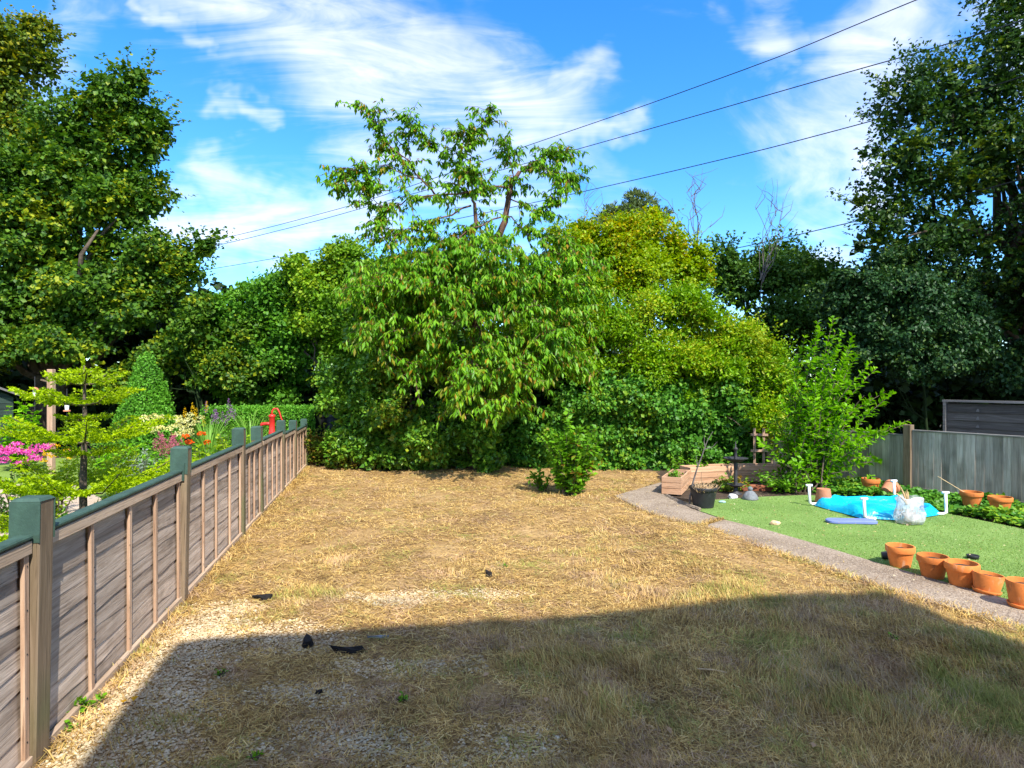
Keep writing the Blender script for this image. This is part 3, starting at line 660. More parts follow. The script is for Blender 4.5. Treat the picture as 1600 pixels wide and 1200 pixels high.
tree('elder_tree', 'blue green drooping small tree under the oak', 'tree', (8.2, 12.6, 0),
     [B(1400, 470, Y, 68, 42, .8), B(1350, 455, Y, 50, 34, .7), B(1465, 490, Y, 60, 42, .8), B(1385, 530, Y-.2, 62, 36, .7), B(1470, 550, Y-.2, 50, 34, .7), B(1325, 505, Y, 34, 46, .6), B(1512, 520, Y, 30, 50, .6), B(1430, 430, Y+.4, 90, 30, .8), B(1310, 460, Y+.3, 40, 26, .6), B(1440, 575, Y-.3, 40, 18, .5), B(1330, 550, Y+.2, 50, 26, .6), B(1560, 560, Y+.8, 50, 40, .7)],
     48000, .075, .05, m_yew, .035, 33, ntips=5, barkm=m_core, per=10, droop=.5, a=.4, spread=.65, low=True, rg=4)

# ------------------------------------------------------------------ cherry tree
rng = np.random.default_rng(40)
ct = empty('cherry_tree', (-.69, 11.1, 0), 0, 'cherry tree with drooping long leaves in the centre', 'tree')
YC = 11.0
LIMB = [  # photo points of each limb with its depth, then start / end radius
    ([(738, 735, 11.1), (740, 600, 11.15), (752, 470, 11.2), (770, 400, 11.2), (782, 365, 11.2), (789, 330, 11.2), (800, 285, 11.15), (812, 268, 11.1)], .10, .035),
    ([(745, 560, 11.15), (738, 450, 11.05), (738, 380, 10.95), (742, 330, 10.9), (738, 300, 10.9)], .07, .02),
    ([(795, 293, 11.15), (765, 292, 10.9), (745, 275, 10.8), (730, 268, 10.7)], .03, .008),
    ([(738, 300, 10.9), (700, 305, 10.8), (640, 310, 10.7), (605, 330, 10.6), (590, 355, 10.5)], .028, .008),
    ([(738, 320, 10.9), (690, 340, 10.7), (640, 355, 10.6), (600, 375, 10.5)], .025, .008),
    ([(680, 307, 10.8), (655, 280, 10.8), (640, 250, 10.8), (605, 225, 10.8), (590, 200, 10.8), (573, 170, 10.8)], .025, .005),
    ([(640, 250, 10.8), (640, 215, 10.8), (636, 190, 10.8)], .014, .005),
    ([(655, 280, 10.8), (600, 260, 10.7), (560, 262, 10.6), (538, 262, 10.6)], .014, .005),
    ([(610, 300, 10.7), (575, 290, 10.6), (530, 290, 10.6)], .012, .005),
    ([(605, 330, 10.6), (585, 310, 10.6), (575, 285, 10.5)], .012, .005),
    ([(740, 310, 10.9), (710, 285, 10.9), (722, 245, 10.9), (752, 210, 10.9), (762, 175, 10.9)], .025, .005),
    ([(752, 210, 10.9), (735, 212, 10.8), (715, 208, 10.8)], .012, .005),
    ([(722, 245, 10.9), (690, 240, 11.1), (665, 215, 11.1)], .012, .005),
    ([(812, 268, 11.1), (835, 250, 11.), (860, 238, 11.), (880, 235, 10.9)], .024, .006),
    ([(812, 268, 11.1), (850, 262, 10.9), (880, 275, 10.8), (898, 278, 10.8)], .02, .006),
    ([(805, 275, 11.1), (795, 245, 11.2), (790, 225, 11.2)], .018, .005),
    ([(795, 310, 11.2), (830, 330, 10.9), (855, 325, 10.7), (870, 300, 10.6)], .018, .005),
    ([(787, 335, 11.2), (820, 355, 10.9), (845, 370, 10.7), (880, 372, 10.5)], .02, .006),
    ([(787, 340, 11.2), (740, 355, 10.7), (705, 375, 10.5), (660, 372, 10.3)], .022, .006),
    ([(742, 520, 11.1), (700, 470, 10.6), (650, 440, 10.2), (600, 445, 10.)], .04, .008),
    ([(750, 480, 11.1), (800, 440, 10.6), (850, 430, 10.2), (890, 440, 10.)], .04, .008),
    ([(742, 560, 11.1), (780, 530, 10.5), (830, 520, 10.1), (880, 530, 9.9)], .04, .008),
    ([(742, 570, 11.1), (710, 545, 10.5), (680, 560, 10.1), (650, 580, 9.9)], .035, .008),
    ([(742, 580, 11.1), (765, 560, 10.3), (790, 570, 9.8), (830, 590, 9.6)], .035, .008),
    ([(742, 600, 11.1), (730, 560, 10.3), (735, 560, 9.8), (745, 590, 9.5)], .035, .008)]
mb = MB(); S0 = []; D0 = []
for li, (pts, r0, r1) in enumerate(LIMB):
    W3 = [at(*p) for p in pts]; W3[0].z = max(W3[0].z, -.1)
    fine = []
    for i in range(len(W3)-1):
        for k in range(3): fine.append(W3[i].lerp(W3[i+1], k/3)+Vector(rng.normal(size=3)*.018))
    fine.append(W3[-1]); n = len(fine)
    rk = 1. if li < 2 else .68; mb.tube(fine, [rk*(r0+(r1-r0)*i/(n-1)) for i in range(n)], 8)
    low = li >= 18
    if li > 1:
        for i in range(1, n):
            for k in range(7 if low else 4):
                if i < n*.3 and rng.random() < .6: continue
                d = fine[i]-fine[i-1]; d = np.array(d)/max(d.length, 1e-4)
                S0.append(np.array(fine[i])+rng.normal(size=3)*.02); D0.append(d*.7+rng.normal(size=3)*np.array([.75, .75, .45])+np.array([0, -.1, .12]))
    elif li == 0:
        for k in range(14): S0.append(np.array(at(800, 285, 11.15))+rng.normal(size=3)*.12); D0.append(rng.normal(size=3)*np.array([1, 1, .5])+np.array([0, 0, .3]))
    else:
        for k in range(10): S0.append(np.array(at(738, 310, 10.9))+rng.normal(size=3)*.15); D0.append(rng.normal(size=3)*np.array([1, 1, .5])+np.array([0, 0, .3]))
S0 = np.array(S0); D0 = nrm(np.array(D0)); lens = rng.uniform(.15, .5, len(S0))
g1, e1 = sprays(rng, S0, D0, lens, 4, 5, .118, .044, hang=.75, sag=.2, side=.55, along=.3)
twigs(mb, S0, e1, .006, rng)
# lower dense skirt of drooping sprays
lob = [B(695, 445, 10.5, 90, 36, .7), B(785, 445, 10.5, 80, 36, .7), B(650, 470, 10.3, 55, 42, .6), B(770, 490, 10.2, 82, 42, .6), B(715, 530, 10., 62, 42, .5), B(790, 590, 9.7, 58, 40, .5),
       B(840, 480, 10.4, 46, 40, .6), B(850, 540, 10., 36, 34, .5), B(745, 412, 10.7, 105, 20, .7), B(760, 620, 9.6, 50, 22, .4), B(620, 520, 10.2, 40, 30, .5), B(885, 425, 10.9, 46, 34, .6), B(905, 480, 10.9, 40, 36, .6), B(600, 440, 10.8, 42, 30, .6), B(590, 480, 10.7, 40, 34, .6), B(870, 560, 10.4, 30, 30, .5)]
lob = rough(lob, 3, 77, (.3, .55))
Pq, Vq, _ = crown_pts(rng, lob, 1350, per=1, sub=7, subr=(.28, .5), spread=.1, back=.25, fill=.04, outw=1.1)
Dq = nrm(Vq*np.array([1, 1, .35])+rng.normal(size=Vq.shape)*.35+np.array([0, -.25, .05]))
g2, e2 = sprays(rng, Pq, Dq, rng.uniform(.2, .45, len(Pq)), 5, 4, .125, .04, hang=.85, sag=.3, side=.5, along=.3)
twigs(mb, Pq, e2, .005, rng)
mb.build('trunk', barkred, ct, smooth=True)
V, F = join([g1, g2]); o = npmesh('crown', V, F, m_cherry, ct); o['kind'] = 'stuff'

# ------------------------------------------------------------------ bright shoots: the tall shrub by the right fence
rng = np.random.default_rng(50)
sh = empty('shooting_shrub', (4.1, 8.95, 0), 0, 'bright green shrub with long upright shoots beside the right fence', 'shrub')
mb = MB(); geos = []
TIPS = [(1262, 515), (1283, 500), (1308, 484), (1330, 512), (1345, 530), (1365, 553), (1300, 540), (1322, 560), (1382, 612), (1350, 600), (1412, 655), (1390, 665), (1360, 670), (1245, 540),
        (1232, 580), (1222, 620), (1205, 650), (1190, 690), (1335, 640), (1310, 620), (1285, 580), (1270, 600), (1250, 640), (1230, 690), (1340, 690), (1320, 700), (1372, 700), (1345, 720), (1210, 720), (1285, 690), (1262, 700)]
for tip in TIPS*2:
    dY = rng.uniform(-.45, .4); tp = np.array(at(tip[0]+rng.normal()*9, tip[1]+abs(rng.normal())*16, 8.9+dY))
    b0 = np.array([4.08+rng.normal()*.16, 8.95+rng.normal()*.14, 0]); mid = b0*.5+tp*.5+np.array([(b0[0]-tp[0])*.22, 0, .12])
    ts = np.linspace(0, 1, 9); cur = np.array([(1-t)**2*b0+2*t*(1-t)*mid+t*t*tp for t in ts])
    mb.tube([Vector(c) for c in cur], [.010*(1-.8*t)+.0015 for t in ts], 4, False)
    ln = np.linalg.norm(np.diff(cur, axis=0), axis=1).sum(); nl = int(ln*52)
    tt = rng.uniform(.22, 1, nl); P = np.array([(1-t)**2*b0+2*t*(1-t)*mid+t*t*tp for t in tt]); T = nrm(np.array([2*(1-t)*(mid-b0)+2*t*(tp-mid) for t in tt]))
    sd = rnd_dirs(rng, nl); sd = nrm(sd-T*(sd*T).sum(1, keepdims=True))
    geos.append(leafgeo(P, nrm(sd*.85+T*.5+np.array([0, 0, .1])), nrm(T*.8+np.array([0, 0, .5])+rng.normal(size=(nl, 3))*.3), rng.uniform(.06, .1, nl), rng.uniform(.034, .052, nl), .12))
    # side twigs
    for q in range(int(ln*3.4)):
        t = rng.uniform(.2, .85); s0 = (1-t)**2*b0+2*t*(1-t)*mid+t*t*tp; d = nrm((rng.normal(size=(1, 3))*np.array([1, 1, .4])+np.array([0, -.15, .35])))[0]
        g, e = sprays(rng, s0[None], d[None], rng.uniform(.12, .3), 5, 2, .078, .045, hang=-.1, sag=.1, side=.8, along=.5)
        geos.append(g); mb.tube([Vector(s0), Vector(e[0])], [.004, .002], 3, False)
mb.build('stems', bark, sh)
V, F = join(geos); o = npmesh('foliage', V, F, m_shoot, sh); o['kind'] = 'stuff'

def bush(name, label, cat, base, nst, h, sprd, L, Wd, mat, seed, dens=30, group=None, hang=.1, stem=None, side=3):
    """open bush of leafy stems rising from one base"""
    rng = np.random.default_rng(seed); t = empty(name, base, 0, label, cat, group); mb = MB(); gs = []
    b = np.array(base, float)
    for i in range(nst):
        a = rng.uniform(0, 2*math.pi); rad = sprd*math.sqrt(rng.random()); hh = h*rng.uniform(.45, 1)*(1-.3*(rad/sprd)**2)
        tp = b+np.array([math.cos(a)*rad, math.sin(a)*rad, hh]); b0 = b+np.array([math.cos(a), math.sin(a), 0])*rad*.25
        mid = (b0+tp)/2+np.array([-math.cos(a)*rad*.2, -math.sin(a)*rad*.2, hh*.1])
        ts = np.linspace(0, 1, 6); cur = [Vector((1-q)**2*b0+2*q*(1-q)*mid+q*q*tp) for q in ts]
        mb.tube(cur, [.006*(1-.75*q) for q in ts], 4, False)
        nl = max(4, int(np.linalg.norm(tp-b0)*dens)); tt = rng.uniform(.12, 1, nl)
        P = np.array([(1-q)**2*b0+2*q*(1-q)*mid+q*q*tp for q in tt])+rng.normal(size=(nl, 3))*sprd*.05
        D_ = rnd_dirs(rng, nl)*np.array([1, 1, .5])+np.array([0, 0, .25-hang])
        gs.append(leafgeo(P, D_, nrm(np.array([0, 0, 1])+rng.normal(size=(nl, 3))*.5), L*rng.uniform(.6, 1.2, nl), Wd*rng.uniform(.7, 1.2, nl), .1))
    mb.build('stems', stem or bark, t); V, F = join(gs); o = npmesh('foliage', V, F, mat, t); o['kind'] = 'stuff'; return t
m_sap = leafmat('sapling_leaf', [(.10, .25, .025), (.15, .33, .03), (.2, .38, .045)], .35, .45, -.15, (.26, .15, .035), pscale=2.5)
bush('young_bush', 'small leafy young bush growing alone on the dry lawn', 'bush', (.76, 8.5, 0), 52, 1.22, .46, .085, .055, m_sap, 61, 70)
bush('young_bush', 'low bright seedling left of the lone lawn bush', 'bush', (.42, 8.9, 0), 12, .42, .22, .07, .055, m_sap, 62, 55)
m_weed = leafmat('weed_leaf', [(.09, .2, .025), (.15, .28, .035), (.26, .28, .05)], .3, .5, .3, (.4, .22, .06), pscale=5)
bush('weed_clump', 'mixed yellowing weeds at the far end of the left fence', 'weeds', (-3.6, 11.7, 0), 44, .75, .38, .08, .055, m_weed, 63, 46)
bush('weed_clump', 'low weeds beneath the glossy shrub by the lawn edge', 'weeds', (-2.9, 11.1, 0), 24, .3, .35, .07, .05, m_weed, 64, 46)
bush('seedling', 'green seedling rooted between gravel and the fence foot', 'weed', gnd(135, 1112), 9, .09, .08, .035, .024, m_sap, 65, 150)
bush('seedling', 'tiny green weed beside the nearest fence post', 'weed', gnd(108, 1142), 6, .05, .06, .03, .022, m_sap, 66, 150)

# ------------------------------------------------------------------ neighbour's garden
# young lime green fir: whorls of flat branches, each a spine with side branchlets clad in needles
rng = np.random.default_rng(70)
fx, fy = -3.72, 5.55
fir = empty('young_fir', (fx, fy, 0), 0, 'young lime green fir with tiered branches behind the left fence', 'tree')
mb = MB(); mb.tube([(fx+.01, fy, -.1), (fx, fy, .6), (fx+.015, fy, 1.2), (fx+.01, fy, 1.66)], [.035, .03, .02, .006], 8)
NP = []; ND = []; NL = []
def needles(a_, b_, n, r):
    d = b_-a_; t = rng.uniform(0, 1.04, n)[:, None]; dn = d/np.linalg.norm(d)
    sd = rnd_dirs(rng, n)*np.array([1, 1, .55])+np.array([0, 0, .25]); sd = nrm(sd-dn*(sd@dn)[:, None])
    NP.append(a_+d*t); ND.append(nrm(sd*.8+dn*.65)); NL.append(np.full(n, r))
for z, rad, nbr, up in ((1.60, .10, 4, .25), (1.53, .27, 6, .22), (1.38, .44, 7, .17), (1.21, .17, 5, .12), (1.08, .64, 8, .18), (.93, .26, 5, .05), (.69, .92, 9, .16), (.40, 1.0, 10, .05), (.2, .85, 8, .0)):
    a0 = rng.uniform(0, 6.28)
    for k in range(nbr):
        a = a0+k*2*math.pi/nbr+rng.uniform(-.2, .2); ln = rad*rng.uniform(.8, 1.12); d = np.array([math.cos(a), math.sin(a), 0])
        b0 = np.array([fx, fy, z-.3*rad*.5]); tip = b0+d*ln+np.array([0, 0, ln*up+.3*rad*.5])
        mid = (b0+tip)/2+np.array([0, 0, -.10*ln])
        mb.tube([Vector(b0), Vector(mid), Vector(tip)], [.010, .007, .003], 4, False)
        sd = np.array([-d[1], d[0], 0]); nsub = max(2, int(ln*15))
        for j in range(nsub):
            t = .22+.78*(j+.5)/nsub; s = (1-t)**2*b0+2*t*(1-t)*mid+t*t*tip
            bl = (.05+.36*ln*(1-t)*.75+.05)*rng.uniform(.7, 1.1); bl = min(bl, .3)
            for sg in (-1, 1):
                e = s+(sd*sg*.8+d*.62)*bl+np.array([0, 0, rng.uniform(-.010, .022)])
                needles(s, e, int(210*bl)+8, .028)
                if bl > .13:
                    m_ = s*.5+e*.5
                    for s2 in (-1, 1): needles(m_, m_+(d*.9+sd*sg*.2*s2+sd*s2*.3)*bl*.4, int(80*bl)+4, .02)
        needles(b0*.75+tip*.25, tip, int(110*ln), .021)
needles(np.array([fx, fy, 1.45]), np.array([fx, fy, 1.72]), 130, .024)
P = np.concatenate(NP); D_ = np.concatenate(ND); L_ = np.concatenate(NL)
V, F = leafgeo(P, D_, rnd_dirs(rng, len(P))+np.array([0, 0, .8]), L_*rng.uniform(.8, 1.3, len(P)), .0135, 0.)
mb.build('trunk', bark, fir, smooth=True); o = npmesh('needles', V, F, m_fir, fir); o['kind'] = 'stuff'

def shell(name, label, cat, base, fun, n, L, Wd, mat, seed, core, group=None):
    """clipped shape: dense small leaves standing on a surface given by fun(rng, n) -> points, normals, round a twiggy core"""
    rng = np.random.default_rng(seed); t = empty(name, base, 0, label, cat, group); P, N_ = fun(rng, n)
    P = P+N_*rng.normal(size=(n, 1))*.03+np.array(base); D_ = nrm(N_*.55+rng.normal(size=(n, 3))*.6+np.array([0, 0, .25]))
    V, F = leafgeo(P, D_, nrm(N_+rng.normal(size=(n, 3))*.5), L*rng.uniform(.7, 1.2, n), Wd*rng.uniform(.7, 1.2, n)); npmesh('foliage', V, F, mat, t)['kind'] = 'stuff'
    core(t); return t
CH, CR = 2.05, .62
def conef(rng, n):
    q = 1-np.sqrt(rng.random(n)); q = np.clip(q, 0, 1); a = rng.uniform(0, 6.283, n)
    r = CR*np.power(1-q, .78)*(1+.06*np.sin(a*3+q*9)); P = np.stack([r*np.cos(a), r*np.sin(a), q*CH], 1)
    return P, nrm(np.stack([np.cos(a), np.sin(a), np.full(n, .3)], 1))
bc = (-6.28, 11., 0)
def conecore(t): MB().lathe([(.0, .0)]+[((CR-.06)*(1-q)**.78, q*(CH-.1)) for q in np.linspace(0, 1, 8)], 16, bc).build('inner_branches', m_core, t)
shell('clipped_cone', 'tall clipped evergreen cone in the left garden', 'topiary', bc, conef, 30000, .05, .028, m_topi, 71, conecore)
HX0, HX1, HY, HH, HD = -5.9, -3.75, 12.45, 1.0, .6
hcn = (HX0+HX1)/2
def hedgef(rng, n):
    f = rng.random(n); P = np.empty((n, 3)); N_ = np.zeros((n, 3)); a = f < .5
    P[:, 0] = rng.uniform(HX0, HX1, n)-hcn; P[:, 1] = np.where(a, -HD/2, rng.uniform(-HD/2, HD/2, n)); P[:, 2] = np.where(a, rng.uniform(0, HH, n), HH)
    N_[a, 1] = -1; N_[~a, 2] = 1; return P, N_
shell('box_hedge', 'low clipped hedge behind the red hand pump', 'hedge', (hcn, HY, 0), hedgef, 20000, .045, .028, m_topi, 72,
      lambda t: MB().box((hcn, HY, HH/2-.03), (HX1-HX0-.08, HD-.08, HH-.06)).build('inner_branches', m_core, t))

# flower plants: stems with leaves and heads of small petals
def flowers(name, label, base, nst, h, sprd, lm, hm, headr, npet, seed, leafL=.08, leafW=.03, petal=.022, dens=26, spike=1., cat='flowers'):
    t = bush(name, label, cat, base, nst*2, h*.82, sprd, leafL, leafW, lm, seed, dens)
    rng = np.random.default_rng(seed+500); P = []; N_ = []
    for i in range(nst):
        a = rng.uniform(0, 6.283); r = sprd*math.sqrt(rng.random()); c = np.array(base)+np.array([r*math.cos(a), r*math.sin(a), h*rng.uniform(.8, 1.05)])
        d = rnd_dirs(rng, npet); d[:, 2] = np.abs(d[:, 2])*1. if spike <= 1 else d[:, 2]
        q = d*np.array([headr, headr, headr*.7*spike])
        if spike > 1: q[:, :2] *= np.clip(1-(q[:, 2:3]/(headr*spike)+.3)*.6, .15, 1.2)
        P.append(c+q); N_.append(d)
    P = np.concatenate(P); N_ = np.concatenate(N_); m = len(P)
    V, F = leafgeo(P, nrm(rnd_dirs(rng, m)+N_*.2), nrm(N_+rng.normal(size=(m, 3))*.3), petal, petal*.8); o = npmesh('flower_heads', V, F, hm, t); o['kind'] = 'stuff'
    return t
p_pink = leafmat('pink_petal', [(.55, .05, .33), (.7, .10, .45), (.78, .22, .55)], .3, .6)
p_rose = leafmat('rose_petal', [(.42, .10, .18), (.55, .18, .26)], .3, .6)
p_cream = leafmat('cream_petal', [(.62, .55, .16), (.72, .66, .3), (.75, .72, .45)], .3, .6)
p_orange = leafmat('orange_petal', [(.75, .08, .02), (.8, .16, .03)], .3, .6)
p_yel = leafmat('yellow_petal', [(.75, .42, .03), (.8, .55, .06)], .3, .6)
p_purp = leafmat('purple_petal', [(.22, .08, .28), (.32, .15, .4)], .3, .6)
m_silver = leafmat('silver_leaf', [(.18, .24, .18), (.27, .33, .26), (.34, .4, .33)], .2, .7)
m_herb = leafmat('border_leaf', [(.07, .18, .025), (.12, .26, .035), (.19, .34, .045)], .35, .5)
m_lime = leafmat('lime_leaf', [(.19, .32, .02), (.27, .4, .03), (.36, .46, .04)], .35, .5)
m_strap = leafmat('strap_leaf', [(.15, .31, .05), (.22, .41, .08), (.31, .49, .13)], .35, .45)
flowers('phlox', 'pink phlox flowers at the left edge behind the fir', (-5.1, 6.6, 0), 22, .86, .42, m_dark, p_pink, .06, 70, 80)
flowers('yellow_flowers', 'small yellow flowers glimpsed left of the fir trunk', (-5.25, 7.4, 0), 14, .78, .3, m_lime, p_yel, .03, 26, 81)
flowers('cream_flowers', 'flat cream yellow flower heads beside the clipped cone', (-4.75, 8.9, 0), 34, 1.0, .42, m_herb, p_cream, .055, 50, 82)
flowers('astilbe', 'dusty pink flower plumes below the cream flowers', (-4.28, 7.95, 0), 20, .82, .2, m_herb, p_rose, .028, 60, 83, spike=3.5, petal=.016)
flowers('poppies', 'few orange red blooms among the cream flowers', (-4.3, 8.5, 0), 4, .86, .3, m_herb, p_orange, .042, 40, 84, petal=.03)
flowers('golden_spikes', 'golden flower spikes beside the strap leaves', (-4.75, 9.5, 0), 7, 1.15, .22, m_herb, p_yel, .022, 60, 85, spike=5, petal=.015)
flowers('purple_spikes', 'purple flower spikes in front of the low hedge', (-4.75, 10.4, 0), 12, 1.12, .28, m_herb, p_purp, .026, 70, 86, spike=5, petal=.016)
bush('lavender', 'silvery grey leaved bush right of the fir', 'bush', (-4.42, 7.5, 0), 110, .78, .3, .06, .012, m_silver, 87, 70)
bush('border_plant', 'lime green leafy plant just behind the second fence post', 'bush', (-3.45, 7.2, 0), 60, .88, .3, .07, .035, m_lime, 88, 60)
bush('border_plant', 'yellow green plant behind the half panel of the fence', 'bush', (-3.75, 8.6, 0), 60, .95, .34, .06, .035, m_lime, 89, 60)
bush('border_plant', 'mid green leafy plant between lavender and the fence', 'bush', (-3.6, 6.6, 0), 60, .7, .32, .08, .04, m_herb, 90, 55)
bush('border_plant', 'green leafy plant under the cream flowers', 'bush', (-4.1, 8.2, 0), 70, .75, .4, .08, .045, m_herb, 91, 55)
bush('border_plant', 'green plant by the dark shed corner', 'bush', (-8.4, 11.0, 0), 46, 1.25, .45, .11, .07, m_shoot, 92, 34)
bush('border_plant', 'green plant mass behind the fir trunk', 'bush', (-5.0, 8.4, 0), 70, .78, .5, .08, .04, m_shoot, 93, 50)
bush('border_plant', 'leafy plant filling the ground below the fir', 'bush', (-3.3, 5.2, 0), 50, .55, .5, .07, .04, m_herb, 94, 50)
bush('border_plant', 'leafy plant at the foot of the clipped cone', 'bush', (-6.3, 10.1, 0), 60, .8, .5, .08, .04, m_herb, 98, 50)
def straps(label, base, n, h, sprd, seed):
    rng = np.random.default_rng(seed); t = empty('strap_leaf_clump', base, 0, label, 'plant'); Vs = []; Fs = []; o = 0; b = np.array(base)
    for i in range(n):
        a = rng.uniform(0, 6.283); d = np.array([math.cos(a), math.sin(a), 0]); r = sprd*rng.uniform(.3, 1); hh = h*rng.uniform(.6, 1.05); wd = rng.uniform(.008, .014); sd = np.array([-d[1], d[0], 0])*wd
        tt = np.linspace(0, 1, 6)
        for q in tt:
            p = b+d*(.04+r*q**1.7)+np.array([0, 0, hh*(q*1.55-.6*q**2.4)]); w_ = 1-q*.85; Vs += [p-sd*w_, p+sd*w_]
        Fs += [(o+2*j, o+2*j+1, o+2*j+3, o+2*j+2) for j in range(5)]; o += 12
    npmesh('leaves', np.array(Vs), np.array(Fs), m_strap, t)['kind'] = 'stuff'
straps('arching strap leaved clump left of the purple spikes', (-4.55, 9.6, 0), 130, 1.06, .5, 95)
straps('arching strap leaved clump right of the purple spikes', (-4.25, 10.4, 0), 130, 1.1, .5, 96)

# red cast hand pump
bx, by = -3.60, 9.6
pu = empty('hand_pump', (bx, by, 0), 0, 'red cast iron hand water pump beyond the fence', 'pump')
MB().lathe([(.0, 0), (.10, 0), (.10, .03), (.04, .05), (.036, .72), (.05, .73), (.05, .78), (.042, .80), (.042, 1.0), (.052, 1.01), (.05, 1.03), (.02, 1.05), (0, 1.05)], 16, (bx, by, 0)).build('body', redpaint, pu, True)
MB().tube([(bx, by, .90), (bx-.08, by, .905), (bx-.15, by, .90), (bx-.165, by, .86)], [.028, .025, .024, .026], 10).build('spout', redpaint, pu, True)
MB().tube([(bx, by, 1.04), (bx+.0, by, 1.09), (bx+.03, by, 1.13), (bx+.08, by, 1.13), (bx+.11, by, 1.08), (bx+.14, by, .98), (bx+.19, by, .90)], [.014, .014, .013, .013, .012, .011, .012], 8).build('handle', redpaint, pu, True)
# water butt at the end of the fence
wb = empty('water_butt', (-3.62, 12.9, 0), 0, 'black water butt in shade at the end of the left fence', 'water butt')
MB().lathe([(0, 0), (.24, 0), (.28, .3), (.29, .6), (.27, .85)], 20, (-3.62, 12.9, 0)).build('barrel', blackplastic, wb, True)
MB().lathe([(.29, .84), (.29, .88), (.1, .91), (0, .91)], 20, (-3.62, 12.9, 0)).build('lid', blackplastic, wb, True)
# gate post in the border, bird feeders
wp = empty('garden_post', (-7.2, 10., 0), 0, 'weathered upright post with short peg behind the fir', 'post')
b = MB().box((0, 0, .86), (.085, .085, 1.74)).build('post', w_batt, wp, world=False, bevel=.006)
MB().box((-.09, 0, 1.55), (.14, .03, .022), Matrix.Rotation(.25, 3, 'Y')).build('peg', w_post, wp, world=False)
def feeder(label, x, y, z):
    f = empty('bird_feeder', (x, y, 0), 0, label, 'bird feeder')
    MB().tube([(x, y, 0), (x, y, z+.3)], .008, 6).build('pole', blackplastic, f)
    MB().lathe([(0, z-.09), (.055, z-.09), (.055, z-.07), (.02, z-.065)], 14, (x, y, 0)).build('tray', terrp, f)
    MB().lathe([(.028, z-.065), (.034, z), (.028, z+.07)], 14, (x, y, 0)).build('seed_tube', white, f)
    MB().lathe([(.06, z+.07), (.045, z+.1), (0, z+.12)], 14, (x, y, 0)).build('roof', terrp, f)
feeder('slim bird feeder hanging just right of the garden post', -7.65, 11., 1.12)
feeder('bird feeder with pale cap left of the garden post', -8.35, 11.2, 1.33)
# shed corner at the left edge
w_shed = woodmat('dark_green_cladding', [(.02, .035, .03), (.03, .05, .042), (.045, .07, .055)], 0, objrand=.15)
felt = plain('roof_felt', (.13, .12, .12), .95, .25, 10, .1, .4, 60)
sx, sy = -9.35, 12.0
shd = empty('shed', (sx, sy, 0), 0, 'dark green clad shed with felt roof at the left edge', 'shed')
MB().box((sx-1.3, sy+1.05, .65), (2.5, 2.0, 1.3)).build('inner_wall', w_shed, shd)
for k in range(11): MB().box((sx-1.3, sy+.02, .06+k*.118), (2.6, .03, .11), Matrix.Rotation(.12, 3, 'X')).build('cladding_board', w_shed, shd)
MB().add([(sx+.12, sy-.15, 1.30), (sx+.12, sy+2.2, 1.30), (sx-1.3, sy+2.2, 1.95), (sx-1.3, sy-.15, 1.95), (sx-2.75, sy+2.2, 1.30), (sx-2.75, sy-.15, 1.30),
          (sx+.12, sy-.15, 1.34), (sx+.12, sy+2.2, 1.34), (sx-1.3, sy+2.2, 1.99), (sx-1.3, sy-.15, 1.99), (sx-2.75, sy+2.2, 1.34), (sx-2.75, sy-.15, 1.34)],
         [(0, 1, 2, 3), (3, 2, 4, 5), (9, 8, 7, 6), (11, 10, 8, 9), (0, 3, 9, 6), (3, 5, 11, 9), (0, 6, 7, 1), (5, 4, 10, 11)]).build('roof', felt, shd)
MB().add([(sx+.0, sy+.04, 1.30), (sx-2.6, sy+.04, 1.30), (sx-1.3, sy+.04, 1.9)], [(0, 1, 2)]).build('gable', w_shed, shd)
shd.rotation_euler.z = R(40); shd.location.z = -.04

# ------------------------------------------------------------------ terracotta pots
def pot(label, loc, h, rt, mat=terr, rim=.3, saucer=False, tilt=None, fillm=soilm, name='terracotta_pot', upside=False, plant=None, group=None, thick=.012):
    t = empty(name, loc, rr.uniform(0, 6), label, 'plant pot', group)
    rb = rt*.68; hr = h*rim; r1 = rb+(rt*.93-rb)*.95
    zs = h-hr; rbody = rt*.9
    if rim: prof = [(0, .0), (rb, 0), (rbody, zs), (rt*.985, zs+.002), (rt, zs+.012), (rt, h-.006), (rt-.004, h), (rt-thick, h-.001), (rt-thick-.004, h-.03), (rbody-thick, zs-.01), (rbody-thick-.004, h*.62)]
    else: prof = [(0, 0), (rb*1.08, 0), (rt-.002, h-.006), (rt-.005, h), (rt-thick, h-.001), (rt-thick-.01, h*.75)]
    body = MB().lathe(prof, 30).build('body', mat, t, True, world=False)
    s = body.modifiers.new('edge', 'EDGE_SPLIT'); s.split_angle = R(40)
    if not upside:
        rs = (rbody-thick-.002) if rim else rt-thick-.008; zz = h*.8 if rim else h*.8
        ring = [(0, zz+.008), (rs*.5, zz+.012), (rs, zz)]
        MB().lathe(ring, 20).build('soil', fillm, t, True, world=False)
    if saucer: MB().lathe([(0, -.002), (rb*1.2, -.002), (rb*1.34, .022), (rb*1.28, .024), (rb*1.14, .006)], 28).build('saucer', mat, t, True, world=False)
    if tilt: t.rotation_euler = tilt
    return t
ZT = .018
pot('orange clay pot farthest from the camera in the row beside the path', (3.16, 5.21, ZT), .168, .107)
pot('orange clay pot second farthest in the row beside the path', (3.235, 4.92, ZT), .165, .109)
pot('wide rimmed orange clay pot in the middle of the row', (3.31, 4.71, ZT), .17, .112)
pot('tilted rimless clay pot on a saucer, second nearest in the row', (3.365, 4.54, ZT+.004), .135, .098, rim=0, saucer=True, tilt=(0, R(7), 0))
pot('shaded clay pot on a saucer at the right picture edge', (3.385, 4.24, .028), .17, .098, rim=0, saucer=True)
